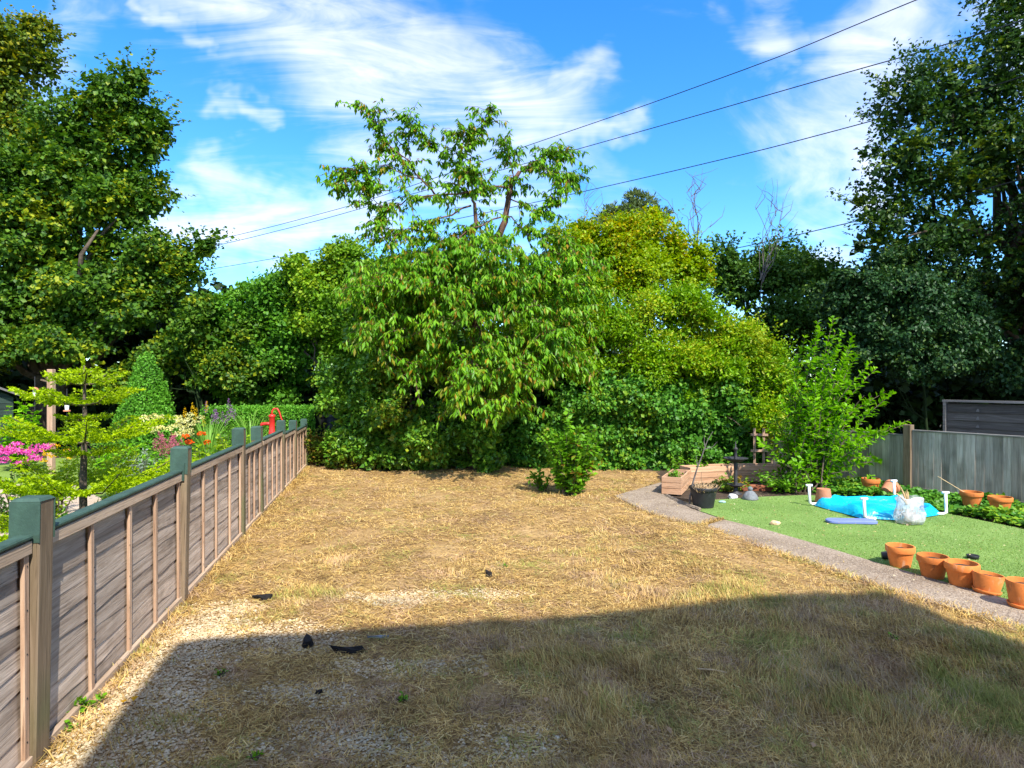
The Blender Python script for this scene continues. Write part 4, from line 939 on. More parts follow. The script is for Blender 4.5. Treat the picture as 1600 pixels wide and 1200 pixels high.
pot('upturned salmon clay pot behind the blue paddling pool', (3.87, 7.95, .2), .185, .105, terrp, rim=0, tilt=(math.pi, 0, 0), upside=True)
pt_ = pot('upright clay pot with a seedling by the fence behind the pool', (4.83, 8.62, .03), .2, .115)
pot('pale clay pot lying on its side behind the pool', (4.86, 8.33, .09), .18, .1, terrp, tilt=(0, R(-68), R(-150)), upside=True)
pot('clay pot with a stick standing in ivy by the right fence', (5.47, 7.62, .05), .17, .118)
pot('clay pot in ivy nearest the right picture edge', (5.66, 7.42, .03), .165, .122)
bush('seedling', 'bright seedling growing in the pot by the fence', 'seedling', (4.83, 8.62, .2), 5, .12, .07, .06, .045, m_shoot, 97, 60)
stk_ = MB().tube([(5.47, 7.62, .16), (5.30, 7.66, .27), (5.12, 7.70, .39)], [.006, .006, .004], 6).build('stick', brassy); tag(stk_, 'pale thin stick leaning out of a clay pot in the ivy', 'stick')
pot('small black plastic pot lying on the turf edge', (3.13, 5.42, .05), .085, .042, blackplastic, rim=.15, tilt=(R(20), R(84), 0), name='plastic_pot', upside=True, thick=.004)
sc_ = MB().lathe([(0, 0), (.04, 0), (.048, .03), (.045, .032), (.036, .006), (0, .005)], 20, (3.91, 5.43, ZT)).build('saucer', blackplastic, smooth=True); tag(sc_, 'small dark saucer on the artificial turf behind the pots', 'saucer')

# black tub with dead sapling
tub = pot('large black plastic tub with dry grass beside the path end', (2.31, 7.72, .02), .245, .172, blackplastic, rim=.16, name='plastic_tub')
rng = np.random.default_rng(101)
n = 260; P = np.array([2.31, 7.72, .2])+np.stack([rng.normal(size=n)*.07, rng.normal(size=n)*.07, rng.uniform(0, .03, n)], 1)
V, F = leafgeo(P, rnd_dirs(rng, n)*np.array([1, 1, .4])+np.array([0, 0, .5]), rnd_dirs(rng, n), rng.uniform(.06, .16, n), .006); dg = npmesh('dry_grass', V, F, brassy); tag(dg, 'dry grass tuft inside the black tub', 'grass', kind='stuff')
def bare(name, label, lines, r, parent=None, cat='dead plant', mat=None):
    t = empty(name, lines[0][0], 0, label, cat); mb = MB()
    for i, ln in enumerate(lines):
        k = r if i == 0 else r*.55; pts = [Vector(p) for p in ln]; fine = []
        for a_, b_ in zip(pts[:-1], pts[1:]):
            for q in range(3): fine.append(a_.lerp(b_, q/3)+Vector(rng.normal(size=3)*(b_-a_).length*.03))
        fine.append(pts[-1]); m_ = len(fine); mb.tube(fine, [k*(1-.75*q/(m_-1)) for q in range(m_)], 5)
    mb.build('branches', mat or twigm, t); return t
Yb = 7.75
bare('dead_sapling', 'bare dead sapling leaning out beside the black tub',
     [[at(1078, 788, Yb), at(1082, 755, Yb), at(1092, 725, Yb), at(1099, 705, Yb), at(1104, 692, Yb), at(1114, 674, Yb)], [at(1099, 703, Yb), at(1112, 699, Yb), at(1121, 690, Yb)], [at(1101, 697, Yb), at(1100, 680, Yb)], [at(1090, 728, Yb), at(1088, 712, Yb)]], .013)
bare('garden_cane', 'short upright cane by the timber planter', [[at(1096, 765, 8.0), at(1096, 737, 8.0)]], .006, cat='cane', mat=bark)

# ------------------------------------------------------------------ timber planters
w_plant = woodmat('planter_plank', [(.36, .19, .10), (.53, .31, .18), (.66, .44, .28)], 0, objrand=.12, dark=.25)
def planter(label, a_, b_, wd, h):
    a_, b_ = Vector(a_), Vector(b_); d = b_-a_; ln = d.length
    t = empty('planter', (a_.x, a_.y, 0), math.atan2(d.y, d.x), label, 'planter'); nb = 3; ph = h/nb
    for k in range(nb):
        z = .03+k*ph+ph/2
        for yy_ in (0, wd):
            o = MB().box((0, 0, 0), (ln, .02, ph-.006)).build('plank', w_plant, t, world=False, bevel=.002); o.location = (ln/2, yy_, z); o.rotation_euler.x = rr.uniform(-.02, .02)
        for xx in (-.0, ln):
            o = MB().box((0, 0, 0), (wd+.022, .02, ph-.006)).build('plank', w_plant, t, world=False, bevel=.002); o.location = (xx, wd/2, z); o.rotation_euler = (0, 0, math.pi/2)
    for xx in (.03, ln-.03):
        for yy_ in (.03, wd-.03): MB().box((xx, yy_, h/2+.02), (.035, .035, h)).build('corner_post', w_batt, t, world=False)
    MB().box((ln/2, wd/2, h*.62), (ln-.03, wd-.03, .03)).build('soil', soilm, t, world=False)
    return t
planter('short timber planter standing end on at the path corner', (2.235, 8.47, 0), (2.56, 9.22, 0), .24, .235)
planter('long timber planter behind the black tub', (2.62, 9.40, 0), (3.33, 9.62, 0), .26, .245)
planter('timber planter half hidden by the bright shrub', (3.36, 9.66, 0), (4.06, 9.62, 0), .26, .245)
bush('planter_weeds', 'weeds growing inside the short timber planter', 'weeds', (2.25, 8.85, .15), 12, .2, .16, .05, .035, m_sap, 103, 90)
bush('planter_weeds', 'weeds growing along the back of the long planter', 'weeds', (2.7, 9.75, .15), 14, .3, .3, .06, .04, m_sap, 104, 70)
bush('border_weeds', 'yellowing weeds in the bed around the bird bath', 'weeds', (3.1, 9.0, 0), 30, .22, .4, .06, .04, m_weed, 105, 70)
bush('border_weeds', 'low green weeds at the foot of the bright shrub', 'weeds', (3.75, 8.85, 0), 46, .35, .45, .06, .04, m_sap, 106, 60)
lg = MB().box((3.62, 8.93, .05), (.85, .07, .09), Matrix.Rotation(-.03, 3, 'Z')).build('timber_edging', woodmat('red_brown_timber', [(.2, .06, .03), (.3, .10, .05), (.38, .15, .08)], 0), bevel=.01); tag(lg, 'red brown timber edging below the planters', 'edging')
edge = MB().tube([(2.03, 8.42, .03), (2.07, 8.05, .035), (2.13, 7.75, .03), (2.2, 7.5, .03)], .025, 6).build('edging_strip', g_conc); tag(edge, 'thin worn edging strip beside the concrete path', 'edging')
# bird bath
dkm = plain('dark_cast_metal', (.035, .034, .036), .6, .4, 14, .4, .3, 40)
X, Y = 3.03, 8.67
bb = empty('bird_bath', (X, Y, 0), 0, 'dark two tier bird bath on a slim column', 'bird bath')
MB().lathe([(0, 0), (.085, 0), (.085, .02), (.03, .05), (.026, .12)], 20, (X, Y, 0)).build('base', dkm, bb, True)
MB().lathe([(.026, .10), (.024, .3), (.028, .47), (.02, .52), (.018, .60), (.03, .61), (.03, .63), (.008, .645), (.005, .72), (0, .72)], 14, (X, Y, 0)).build('column', dkm, bb, True)
MB().lathe([(.02, .435), (.09, .455), (.155, .492), (.165, .50), (.15, .498), (.08, .47), (.015, .462)], 28, (X, Y, 0)).build('upper_bowl', dkm, bb, True)
MB().lathe([(.02, .10), (.07, .115), (.115, .145), (.108, .147), (.06, .127), (.015, .12)], 24, (X, Y, 0)).build('lower_bowl', dkm, bb, True)
# stone figure, stones
fg = empty('stone_figure', (3.06, 8.22, .01), 0, 'small grey stone figure sitting by the turf edge', 'ornament')
MB().lathe([(0, 0), (.095, 0), (.10, .025), (.085, .06), (.06, .095), (.035, .115), (.02, .12)], 18, (3.06, 8.22, .012)).build('body', stonegrey, fg, True)
MB().lathe([(.018, .118), (.032, .132), (.033, .15), (.022, .166), (0, .172)], 14, (3.06, 8.22, .012)).build('head', stonegrey, fg, True)
def rock(name, label, loc, r, mat, seed, sq=(1, 1, .6), cat='stone'):
    bm = bmesh.new(); bmesh.ops.create_icosphere(bm, subdivisions=2, radius=r); q = random.Random(seed)
    for v_ in bm.verts: v_.co = Vector((v_.co.x*sq[0], v_.co.y*sq[1], v_.co.z*sq[2]))*(1+q.uniform(-.16, .16))
    me = bpy.data.meshes.new(name); bm.to_mesh(me); bm.free(); o = link(name, me, mat); o.location = loc; tag(o, label, cat); return o
palest = plain('pale_stone', (.55, .55, .54), .8, .2, 16, .3, .3, 40)
rock('stone', 'pale rounded stone left of the grey figure', (2.86, 8.3, .04), .06, palest, 1)
rock('stone', 'bluish pale stone chip at the turf corner', (2.62, 7.98, .03), .035, plain('blue_stone', (.3, .45, .45), .6, .2), 2, (1.3, .8, .5))
rock('stone', 'tan and white stone on the turf near the path', (2.77, 6.74, .035), .04, plain('tan_stone', (.6, .42, .25), .8, .35, 30), 3, (1.3, .8, .7))
rock('stone', 'dark flat stone on the lawn left of the path corner', gnd(900, 798), .06, stonegrey, 4, (1.2, .9, .45))
rock('stone', 'grey stone nearest the path corner on the lawn', gnd(976, 803), .07, stonegrey, 5, (1.5, .8, .35))
rock('stone', 'dark stone left of the lone lawn bush', gnd(824, 772), .07, stonegrey, 6, (1.3, .9, .3))
# trellis in the shrub
tr = empty('trellis', (3.92, 10.1, 0), R(-8), 'small wooden trellis half hidden behind the bright shrub', 'trellis')
for xx in (-.09, .05): MB().box((xx, 0, .40), (.035, .018, .8)).build('upright', w_batt, tr, world=False)
for zz in (.45, .70): MB().box((-.02, -.02, zz), (.26, .018, .035)).build('crossbar', w_batt, tr, world=False)

# ------------------------------------------------------------------ paddling pool, pad and bag
m, t_, o_ = newmat('pool_vinyl'); tcn = t_.node('ShaderNodeTexCoord').outputs['Object']
bs = t_.node('ShaderNodeBsdfPrincipled', i_Base_Color=t_.ramp(t_.noise(tcn, 3., 3).outputs[0], [(.3, (.0, .40, .66)), (.7, (.01, .52, .78))]), i_Roughness=.32)
t_.l.new(t_.node('ShaderNodeBump', i_Strength=.5, i_Distance=.02, i_Height=t_.noise(tcn, 14., 3, .5, 1.2).outputs[0]).outputs[0], bs.inputs['Normal']); t_.l.new(bs.outputs[0], o_.inputs[0]); vinyl = m
pool = empty('paddling_pool', (4.3, 7.5, ZT), 0, 'collapsed turquoise frame pool lying on the artificial turf', 'pool')
cs = [Vector((3.66, 7.75, 0)), Vector((4.02, 8.12, 0)), Vector((4.86, 8.05, 0)), Vector((4.84, 7.22, 0)), Vector((4.22, 6.9, 0)), Vector((3.82, 7.02, 0))]
NX, NY = 60, 44; vs = []; fs = []; qr = random.Random(9)
cen = Vector((4.28, 7.5, 0))
for j in range(NY+1):
    f = j/NY
    for i in range(NX):
        a = 2*math.pi*i/NX; kx = i/NX*6; i0 = int(kx) % 6; e = cs[i0].lerp(cs[(i0+1) % 6], kx-int(kx))
        p = cen.lerp(e, f); nz_ = mnoise.noise(p*3.1)*.5+mnoise.noise(p*8.)*.25+abs(mnoise.noise(p*5.3))*.5
        rimz = .075*math.exp(-((f-.86)/.09)**2)*(.6+.8*abs(mnoise.noise(Vector((math.cos(a), math.sin(a), 3))*2.2)))
        edge_ = min(1, (1-f)/.05); vs.append((p.x+nz_*.015, p.y, ZT+.006+max(0, (.022+.06*nz_)*edge_)+rimz))
for j in range(NY):
    for i in range(NX): fs.append((j*NX+i, j*NX+(i+1) % NX, (j+1)*NX+(i+1) % NX, (j+1)*NX+i))
MB().add(vs, fs).build('liner', vinyl, pool, True)
def leg(x, y, h, fx_, fy_):
    m_ = MB(); m_.tube([(x+fx_, y+fy_, ZT+.018), (x+fx_*.25, y+fy_*.25, ZT+.018), (x, y, ZT+.035), (x-.005, y, h*.5), (x-.01, y, h)], .0165, 10)
    m_.tube([(x-.048, y, h), (x+.028, y, h)], .015, 10); return m_.build('frame_leg', white, pool, True)
leg(3.63, 7.8, .265, .1, .03); leg(3.86, 7.0, .245, .09, -.06); leg(4.86, 8.13, .27, -.02, -.12); leg(4.90, 7.22, .275, -.14, .0)
# blue kneeling pad, hourglass outline
padm = plain('lilac_foam', (.17, .22, .48), .7, .08, 5, .2, .2, 120)
pad = MB(); n = 40; ring = []
for i in range(n):
    a = 2*math.pi*i/n; c, s = math.cos(a), math.sin(a); x = .255*math.copysign(abs(c)**.55, c); y = .095*math.copysign(abs(s)**.6, s)*(1-.22*math.cos(x/.255*1.57)**2); ring.append((x, y))
lv = [(.94, .0), (1, .006), (1, .026), (.94, .034)]
pad.add([(x*k, y*k, z) for k, z in lv for x, y in ring], [(q*n+i, q*n+(i+1) % n, (q+1)*n+(i+1) % n, (q+1)*n+i) for q in range(3) for i in range(n)]+[tuple(range(3*n, 4*n)), tuple(range(n))[::-1]])
po = pad.build('kneeling_pad', padm); po.location = (3.62, 6.83, ZT+.002); po.rotation_euler.z = R(-5); tag(po, 'lilac blue foam kneeling pad in front of the pool', 'foam pad')
# clear bag of cuttings
m, t_, o_ = newmat('clear_plastic'); tcn = t_.node('ShaderNodeTexCoord').outputs['Object']
g_ = t_.node('ShaderNodeBsdfPrincipled', i_Base_Color=(.8, .8, .82), i_Roughness=.25)
nzb = t_.noise(tcn, 9., 3, .55, 1.).outputs[0]
t_.l.new(t_.node('ShaderNodeBump', i_Strength=.5, i_Distance=.02, i_Height=nzb).outputs[0], g_.inputs['Normal'])
tp_ = t_.node('ShaderNodeBsdfTransparent', i_Color=(.93, .93, .94))
mx_ = t_.node('ShaderNodeMixShader', i_0=t_.mr(nzb, .3, .7, .3, .75), i_1=tp_.outputs[0], i_2=g_.outputs[0]); t_.l.new(mx_.outputs[0], o_.inputs[0]); bagm = m
bag = empty('plastic_bag', (4.23, 6.8, ZT), 0, 'clear plastic bag stuffed with dry cuttings on the pool', 'bag')
vs = []; fs = []; n = 30; prof = [(.02, .0), (.125, .004), (.155, .05), (.15, .11), (.13, .17), (.125, .22), (.135, .262), (.13, .275)]
for j, (r_, z) in enumerate(prof):
    for i in range(n):
        a = 2*math.pi*i/n; d = Vector((math.cos(a), math.sin(a), z*6)); k = 1+.22*mnoise.noise(d*1.9)+.12*mnoise.noise(d*5)
        vs.append((4.23+r_*k*math.cos(a), 6.8+r_*.8*k*math.sin(a), ZT+.004+z*(1+.12*mnoise.noise(Vector((math.cos(a), math.sin(a), 9))*1.6)) if j > 1 else ZT+.004+z))
fs = [(j*n+i, j*n+(i+1) % n, (j+1)*n+(i+1) % n, (j+1)*n+i) for j in range(len(prof)-1) for i in range(n)]+[tuple(range(n))[::-1]]
MB().add(vs, fs).build('film', bagm, bag, True)
rng = np.random.default_rng(110); n = 260
P = np.array([4.23, 6.8, .1])+rng.normal(size=(n, 3))*np.array([.042, .03, .035]); V, F = leafgeo(P, rnd_dirs(rng, n), rnd_dirs(rng, n), rng.uniform(.02, .05, n), rng.uniform(.015, .03, n))
cutm = leafmat('dry_cuttings', [(.2, .13, .08), (.36, .25, .17), (.42, .36, .3)], .1, .8); npmesh('cuttings', V, F, cutm, bag)['kind'] = 'stuff'
blueink = plain('blue_print', (.05, .09, .42), .5, .1)
for zz, x0 in ((.185, .05), (.205, .045), (.165, .06)): MB().box((4.23+x0+.02, 6.8-.108, ZT+zz), (.055, .003, .008), Matrix.Rotation(.12, 3, 'Z')).build('printed_mark', blueink, bag)
st = MB()
for q in range(6):
    a = rng.uniform(-.9, .5); ln = rng.uniform(.1, .2); st.tube([(4.2, 6.8, .22), (4.2+math.sin(a)*ln*.5-.02, 6.79, .26+math.cos(a)*ln*.4), (4.2+math.sin(a)*ln-.04, 6.78, .24+math.cos(a)*ln)], [.006, .011, .002], 5)
st.build('dry_stalks', brassy, bag)

# ------------------------------------------------------------------ overhead wires
def wirepx(label, pts, r=.012):
    # depth runs from far at the left to near at the right
    c = [at(px, py, 33-22.3*(px/1600)) for px, py in pts]; fine = []
    for a_, b_ in zip(c[:-1], c[1:]):
        for q in range(4): fine.append(a_.lerp(b_, q/4))
    fine.append(c[-1]); fine = [(fine[max(i-1, 0)]+fine[i]*2+fine[min(i+1, len(fine)-1)])/4 for i in range(len(fine))]
    o = MB().tube(fine, r, 5).build('overhead_wire', wire_m); tag(o, label, 'wire', 'overhead wires')
wirepx('uppermost overhead wire leaving at the top right', [(1800, -150), (1620, -72), (1430, 0), (1220, 88), (1010, 164), (805, 234), (680, 278), (560, 318), (430, 353), (300, 384), (150, 415)])
wirepx('second overhead wire from the top passing into the oak', [(1800, -35), (1620, 25), (1460, 75), (1260, 131), (1080, 183), (885, 238), (760, 272), (640, 304), (500, 344), (365, 378), (200, 412)])
wirepx('third overhead wire from the top, right of the cherry', [(1700, 85), (1520, 145), (1340, 195), (1200, 232), (1040, 270), (860, 311), (700, 345), (560, 375), (450, 400), (345, 418), (200, 440)])
wirepx('lowest overhead wire crossing below the oak', [(1800, 225), (1600, 279), (1440, 322), (1310, 352), (1220, 373), (1140, 390), (1000, 415), (900, 430)], .011)

# bare dead shoots above the trees
rng = np.random.default_rng(120)
def wisps(label, base, tips, Y, seed, r=.019):
    q = random.Random(seed); lines = []
    b = at(*base, Y)
    for i, tp in enumerate(tips):
        e = at(*tp, Y+q.uniform(-.4, .4)); m1 = b.lerp(e, .35)+Vector((q.uniform(-.2, .2), 0, .1)); m2 = b.lerp(e, .7)+Vector((q.uniform(-.25, .25), 0, .05)); lines.append([b, m1, m2, e])
        if q.random() < .8:
            s = m2; lines.append([s, s+Vector((q.uniform(-.3, .3), 0, .25)), s+Vector((q.uniform(-.5, .5), 0, .5))])
    lines.insert(0, [Vector((b.x, Y, 0)), b]); bare('dead_tree', label, lines, r, cat='dead tree')
wisps('bare dead tree showing its tips right of the golden tree', (1088, 385), [(1072, 290), (1088, 268), (1098, 262), (1106, 275), (1110, 315), (1050, 310), (1112, 345), (1062, 330), (1085, 280)], 15.2, 1)
wisps('bare dead tree in front of the dark ash', (1190, 440), [(1198, 283), (1206, 278), (1214, 280), (1236, 290), (1247, 330), (1246, 350), (1224, 310), (1200, 320), (1210, 300)], 15., 2)
wisps('thin bare shoots between cherry and golden tree', (915, 370), [(918, 285), (925, 290), (908, 312), (932, 318), (900, 325), (922, 300)], 15., 3, .014)

# ------------------------------------------------------------------ ivy on the ground along the right fence
rng = np.random.default_rng(130); IV = [(4.1, 8.75), (4.75, 8.22), (5.02, 7.35), (5.3, 6.45), (5.7, 5.4), (6.6, 5.3), (7.0, 6.4), (5.5, 8.95), (4.9, 9.9), (4.4, 9.9)]
P = np.stack([rng.uniform(4.0, 7.1, 60000), rng.uniform(5.3, 9.9, 60000)], 1); P = P[inpoly(P, IV)][:20000]; n = len(P)
hz_ = .05+.11*np.array([mnoise.noise((p[0]*1.8, p[1]*1.8, 0)) for p in P]).clip(-.3, 1); P = np.column_stack([P, .02+np.abs(hz_)*rng.uniform(.2, 1.2, n)])
V, F = leafgeo(P, rnd_dirs(rng, n)*np.array([1, 1, .3]), nrm(np.array([0, -.2, 1.])+rng.normal(size=(n, 3))*.4), rng.uniform(.04, .075, n), rng.uniform(.035, .06, n), .08)
iv = npmesh('ground_ivy', V, F, m_ivy); tag(iv, 'carpet of green ivy between the turf and right fence', 'ivy', kind='stuff')

# ------------------------------------------------------------------ gravel, straw and grass
def fbm(P, s, seed=0):
    return np.array([mnoise.fractal((x*s+seed, y*s-seed, seed*.7), 1., 2., 3) for x, y in P])
rng = np.random.default_rng(140)
# pale pebbles lie where the straw is thin
def gravel_w(P):
    d = (P[:, 0]-(-1.92-.2035*(P[:, 1]-2.54)))          # distance from the left fence
    a = np.exp(-((d-.32)/.34)**2)*np.clip((4.75-P[:, 1])/.8, 0, 1)
    for cx, cy, sx_, sy_, k in ((-.95, 3.05, .42, .16, .7), (-.62, 3.35, .42, .15, .7), (-.7, 2.62, .42, .18, .85), (-.85, 4.4, .38, .2, .8), (.0, 2.6, .35, .25, .55), (-.15, 4.5, .3, .12, .6), (-1.35, 3.7, .4, .3, .7)):
        a = np.maximum(a, k*np.exp(-((P[:, 0]-cx)/sx_)**2-((P[:, 1]-cy)/sy_)**2))
    return a
P = np.stack([rng.uniform(-2.9, 1.2, 110000), rng.uniform(2.3, 5.2, 110000)], 1)
P = P[P[:, 0] > -1.92-.2035*(P[:, 1]-2.54)+.03]; gw = gravel_w(P)+.28*fbm(P, 2.6, 3)
P = P[(gw > .32) & (rng.random(len(P)) < np.clip(gw*1.3, 0, 1))][:27000]; n = len(P)
oct_v = np.array([[1, 0, 0], [-1, 0, 0], [0, 1, 0], [0, -1, 0], [0, 0, 1], [0, 0, -1]], float); oct_f = np.array([[0, 2, 4], [2, 1, 4], [1, 3, 4], [3, 0, 4]])
sz = rng.uniform(.004, .010, n)[:, None, None]; a = rng.uniform(0, 6.28, n); ca, sa = np.cos(a), np.sin(a)
V = oct_v[None]*sz*np.stack([rng.uniform(.8, 1.5, n), rng.uniform(.6, 1.1, n), rng.uniform(.45, .8, n)], 1)[:, None]*rng.uniform(.75, 1.25, (n, 6, 1))
V = np.stack([V[..., 0]*ca[:, None]-V[..., 1]*sa[:, None], V[..., 0]*sa[:, None]+V[..., 1]*ca[:, None], V[..., 2]], -1)
V += np.column_stack([P, np.array([hgt(x, y) for x, y in P])+rng.uniform(.001, .006, n)])[:, None]
F = (oct_f[None]+np.arange(n)[:, None, None]*6).reshape(-1, 3)
pebm = leafmat('pebbles', [(.34, .23, .13), (.55, .41, .27), (.64, .51, .36), (.44, .32, .2), (.74, .64, .5)], 0., .75)
gv = npmesh('gravel', V.reshape(-1, 3), F, pebm); tag(gv, 'pale pebbles scattered through the thin straw near the fence', 'gravel', kind='stuff')

def blades(name, label, cat, P, az, el, L, Wd, mat, rng, curl=.25):
    n = len(P); d = np.stack([np.cos(az)*np.cos(el), np.sin(az)*np.cos(el), np.sin(el)], 1); sd = np.stack([-np.sin(az), np.cos(az), rng.uniform(-.4, .4, n)], 1)*(Wd/2)[:, None]
    mid = P+d*(L*.55)[:, None]; tip = P+d*L[:, None]+np.stack([rng.normal(size=n)*.25, rng.normal(size=n)*.25, -curl*rng.uniform(0, 1, n)], 1)*L[:, None]*.5
    tip[:, 2] = np.maximum(tip[:, 2], P[:, 2]+.001)
    V = np.empty((n, 5, 3)); V[:, 0] = P-sd; V[:, 1] = P+sd; V[:, 2] = mid+sd*.8; V[:, 3] = mid-sd*.8; V[:, 4] = tip
    b = np.arange(n)[:, None]*5; F = np.concatenate([b+[0, 1, 2], b+[0, 2, 3], b+[3, 2, 4]], 1).reshape(-1, 3)
    o = npmesh(name, V.reshape(-1, 3), F, mat); tag(o, label, cat, kind='stuff'); return o
def hz(P): return np.array([hgt(x, y) for x, y in P])
def strawmat(name, green):
    m, t, o = newmat(name); g = t.node('ShaderNodeNewGeometry'); rnd_ = g.outputs['Random Per Island']; tc = t.node('ShaderNodeTexCoord').outputs['Object']
    c = t.ramp(rnd_, [(0, (.12, .065, .025)), (.2, (.32, .19, .06)), (.45, (.54, .345, .10)), (.75, (.70, .475, .15)), (1, (.82, .62, .26))])
    r2 = t.m('FRACT', t.m('MULTIPLY', rnd_, 61.3)); pn = t.noise(tc, 1.5, 4, .65).outputs[0]; jr = t.m('MULTIPLY', t.m('SUBTRACT', r2, .5), .22)
    gf = t.mr(t.m('ADD', t.m('ADD', pn, jr), green), .6, .66)
    c = t.mix(t.m('MULTIPLY', gf, .85), c, t.ramp(r2, [(0, (.15, .2, .03)), (.5, (.25, .29, .045)), (1, (.42, .41, .10))]))
    bn = t.noise(t.mapping(tc, (1, 1, 1), loc=(7, 3, 0)), 2.3, 4, .65).outputs[0]
    bf = t.mr(t.m('ADD', t.m('ADD', bn, jr), green*.35), .57, .64)
    c = t.mix(t.m('MULTIPLY', bf, .7), c, t.ramp(r2, [(0, (.23, .12, .06)), (.5, (.42, .245, .14)), (1, (.6, .41, .28))]))
    dn = t.noise(tc, 5., 3, .6).outputs[0]; kk = t.mr(dn, .3, .7, .68, 1.22, False)
    c = t.mix(1., c, t.node('ShaderNodeCombineColor', i_0=kk, i_1=kk, i_2=kk).outputs[0], 'MULTIPLY')
    b = t.node('ShaderNodeBsdfPrincipled', i_Base_Color=c, i_Roughness=.7); b.inputs['Specular IOR Level'].default_value = .25
    tr_ = t.node('ShaderNodeBsdfTranslucent', i_Color=c); mx = t.node('ShaderNodeMixShader', i_0=.22, i_1=b.outputs[0], i_2=tr_.outputs[0]); t.l.new(mx.outputs[0], o.inputs[0]); return m
m_straw = strawmat('straw', .0); m_tuft = strawmat('grass_tuft', .09)
# mown straw lying on the lawn
n0 = 330000; yv = np.exp(rng.uniform(math.log(2.2), math.log(11.7), n0)); xv = rng.uniform(-.95, .85, n0)*yv*1.02
P = np.stack([xv, yv], 1); P = P[inpoly(P, LAWN)]
keep = (rng.random(len(P)) > .93*np.clip(gravel_w(P)*1.25+.25*fbm(P, 2.6, 3)-.1, 0, 1)) & (rng.random(len(P)) > .8*np.clip(fbm(P, 1.9, 12)*1.8-.35, 0, 1))
P = P[keep][:150000]; n = len(P)
wd = np.clip(.0014+.00056*P[:, 1], .0024, .007)
blades('cut_straw', 'golden dry mown grass covering the whole lawn', 'grass', np.column_stack([P, hz(P)+rng.uniform(.001, .016, n)]), rng.uniform(0, 6.283, n), np.abs(rng.normal(size=n))*.2, rng.uniform(.03, .085, n)*np.clip(.75+.05*P[:, 1], .8, 1.2), wd*rng.uniform(.6, 1.3, n), m_straw, rng, .35)
# rooted tufts, longer towards the right foreground
n0 = 420000; yv = np.exp(rng.uniform(math.log(2.2), math.log(11.), n0)); xv = rng.uniform(-.9, .85, n0)*yv
P = np.stack([xv, yv], 1); P = P[inpoly(P, LAWN)]; fb_ = fbm(P, 1.7, 9)+.5*fbm(P, 6., 4)
lean = np.clip((P[:, 0]+.6)/2.2, 0, 1)*np.clip((5.6-P[:, 1])/1.8, 0, 1)
pr = np.clip(.05+.5*lean+.75*fb_, 0, 1)*(1-.85*np.clip(gravel_w(P), 0, 1)); ok = rng.random(len(P)) < pr
P, fb_, lean = P[ok][:70000], fb_[ok][:70000], lean[ok][:70000]; n = len(P)
az0 = 2.2+2.2*fbm(P, .9, 5); blades('grass_tufts', 'rooted dry and greenish grass tufts standing in the lawn', 'grass', np.column_stack([P, hz(P)-.002]), az0+rng.normal(size=n)*.9, rng.uniform(.25, 1.15, n), (.024+.05*lean+.06*np.clip(fb_, 0, 1))*rng.uniform(.6, 1.3, n), np.clip(.0016+.0005*P[:, 1], .0022, .006)*rng.uniform(.6, 1.2, n), m_tuft, rng, .6)
# pile of the artificial turf
n0 = 160000; yv = np.exp(rng.uniform(math.log(3.6), math.log(8.6), n0)); xv = rng.uniform(.27, .85, n0)*yv; P = np.stack([xv, yv], 1); P = P[inpoly(P, TURF)][:40000]; n = len(P)
m_pile = leafmat('turf_blade', [(.11, .19, .035), (.17, .28, .06), (.23, .35, .09), (.33, .42, .17)], .2, .55)
blades('turf_pile', 'short green pile of the artificial turf', 'turf', np.column_stack([P, np.full(n, .015)]), rng.uniform(0, 6.283, n), rng.uniform(.4, 1.4, n), rng.uniform(.010, .018, n), rng.uniform(.003, .006, n), m_pile, rng, .4)
# ragged grass overhanging both edges of the path and the foot of the fence
EP = []
def edge_line(a_, b_, k, j): q = rng.random((k, 1)); EP.append(np.array(a_)*(1-q)+np.array(b_)*q+rng.normal(size=(k, 2))*j)
for a_, b_ in zip(PATH_L[2:-1], PATH_L[3:]): edge_line(a_, b_, 700, .035)
for a_, b_ in zip(SLAB2[:3], SLAB2[1:4]): edge_line(a_, b_, 500, .035)
edge_line((1.98, 6.72), (2.3, 7.02), 500, .03)
for y0 in np.arange(2.5, 11.5, 1.): a_ = fencept(y0)+FN*.09; b_ = fencept(y0+1)+FN*.09; edge_line(a_[:2], b_[:2], 500, .05)
P = np.concatenate(EP); n = len(P)
blades('edge_grass', 'ragged dry grass along the path edge and fence foot', 'grass', np.column_stack([P, np.full(n, .012)]), rng.uniform(0, 6.283, n), rng.uniform(.1, .9, n), rng.uniform(.04, .1, n), rng.uniform(.003, .006, n), m_straw, rng, .6)

# ------------------------------------------------------------------ litter on the lawn
burnt = plain('charred_black', (.018, .016, .015), .9, .4, 20, .2, .6, 60)
def scrap(label, loc, size, seed, mat=burnt, name='charred_scrap', cat='debris'):
    zb = hgt(loc[0], loc[1])-.004; q = random.Random(seed); n = 9; vs = []; 
    for lv_ in range(2):
        for i in range(n):
            a = 2*math.pi*i/n; r = q.uniform(.5, 1.05); vs.append((loc[0]+size[0]*r*math.cos(a), loc[1]+size[1]*r*math.sin(a), zb+.012+(size[2]*q.uniform(.4, 1.1) if lv_ else 0)))
    vs.append((loc[0], loc[1], zb+.012+size[2]*.7)); top = 2*n
    o = MB().add(vs, [(i, (i+1) % n, n+(i+1) % n, n+i) for i in range(n)]+[(n+i, n+(i+1) % n, top) for i in range(n)]+[tuple(range(n))[::-1]]).build(name, mat); tag(o, label, cat); return o
scrap('long curled black scrap lying at the shadow edge', gnd(546, 1024), (.12, .022, .035), 1)
scrap('twisted black scrap left of the long black one', gnd(480, 1016), (.035, .05, .05), 2)
scrap('black scrap in the sunlit straw at the left', gnd(412, 938), (.09, .05, .03), 3)
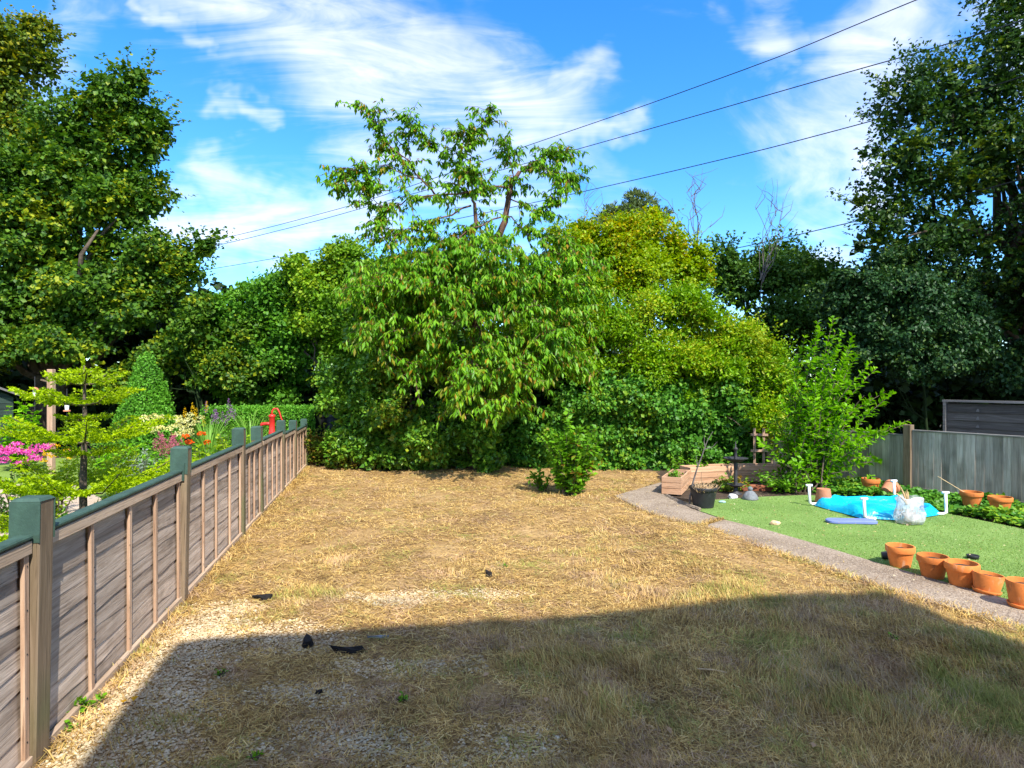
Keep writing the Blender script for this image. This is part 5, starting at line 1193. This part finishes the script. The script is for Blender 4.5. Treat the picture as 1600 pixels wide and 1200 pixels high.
scrap('small black scrap in the sunlit middle of the lawn', gnd(764, 906), (.035, .03, .04), 4)
scrap('dark flat scrap right of the long black one', gnd(592, 1005), (.07, .02, .015), 5, stonegrey)
scrap('tiny black scrap in the shaded gravel', gnd(498, 1093), (.02, .015, .02), 6)
tz_ = hgt(gnd(1115, 1063).x, gnd(1115, 1063).y)+.03
tw_ = MB().tube([gnd(1090, 1060)+Vector((0, 0, tz_)), gnd(1115, 1063)+Vector((0, 0, tz_+.004)), gnd(1136, 1066)+Vector((0, 0, tz_))], [.004, .004, .003], 6).build('stick', brassy); tag(tw_, 'short pale stick lying on the shaded grass', 'stick')
lm_ = leafmat('fallen_leaf', [(.45, .25, .12), (.55, .33, .2), (.5, .36, .26)], .2, .7); lo = leafmat('orange_leaf', [(.7, .33, .03), (.72, .42, .05)], .2, .6)
rng = np.random.default_rng(150)
def fallen(items, mat, L):
    for px, py, label in items:
        p = gnd(px, py); V, F = leafgeo(np.array([[p.x, p.y, hgt(p.x, p.y)+.03]]), rnd_dirs(rng, 1)*np.array([1, 1, .15]), np.array([[.1, -.25, 1.]]), L, L*.5, .12); o = npmesh('fallen_leaf', V, F, mat); tag(o, label, 'leaf', 'fallen leaves')
fallen([(853, 1117, 'pale brown fallen leaf, nearest one below the lawn centre'), (810, 1020, 'dry fallen leaf just inside the shadow edge at centre'), (755, 1078, 'dry brown fallen leaf left of the centre in shade'),
        (910, 1100, 'dry brown fallen leaf right of the centre in shade'), (1270, 1180, 'dry fallen leaf in the grass at the lower right'), (1040, 1150, 'dry fallen leaf between the short stick and the bottom edge')], lm_, .05)
fallen([(192, 1122, 'yellow orange fallen leaf on the gravel, nearest the fence'), (212, 1113, 'smaller orange leaf on gravel, farther from the fence')], lo, .06)
for i, (x, y, lb) in enumerate(((628, 1106, 'single green grass shoot in the shaded straw'), (790, 890, 'small green weed near the small black scrap'), (345, 1072, 'round leaved green weed in the shaded straw at left'), (1395, 1010, 'mossy green tuft in the shaded grass at right'), (400, 1195, 'yellow green moss tuft at the bottom edge'))):
    bush('weed', lb, 'weed', gnd(x, y)+Vector((0, 0, hgt(gnd(x, y).x, gnd(x, y).y))), 5, .045, .035, .03, .012, m_sap, 160+i, 130)

n = 900; P = np.stack([rng.uniform(1.4, 5.2, n*4), rng.uniform(3.6, 9., n*4)], 1); P = P[inpoly(P, TURF) | inpoly(P, PATH_L+PATH_R) | inpoly(P, SLAB2)][:n]; n = len(P)
V, F = leafgeo(np.column_stack([P, np.full(n, .042)]), rnd_dirs(rng, n)*np.array([1, 1, .2]), nrm(np.array([0, 0, 1.])+rng.normal(size=(n, 3))*.3), rng.uniform(.01, .03, n), rng.uniform(.006, .014, n))
ltm = leafmat('litter_flake', [(.5, .4, .2), (.35, .22, .1), (.6, .52, .35), (.2, .13, .07)], .1, .8)
tag(npmesh('leaf_litter', V, F, ltm), 'fine dry leaf flakes scattered over turf and path', 'litter', kind='stuff')
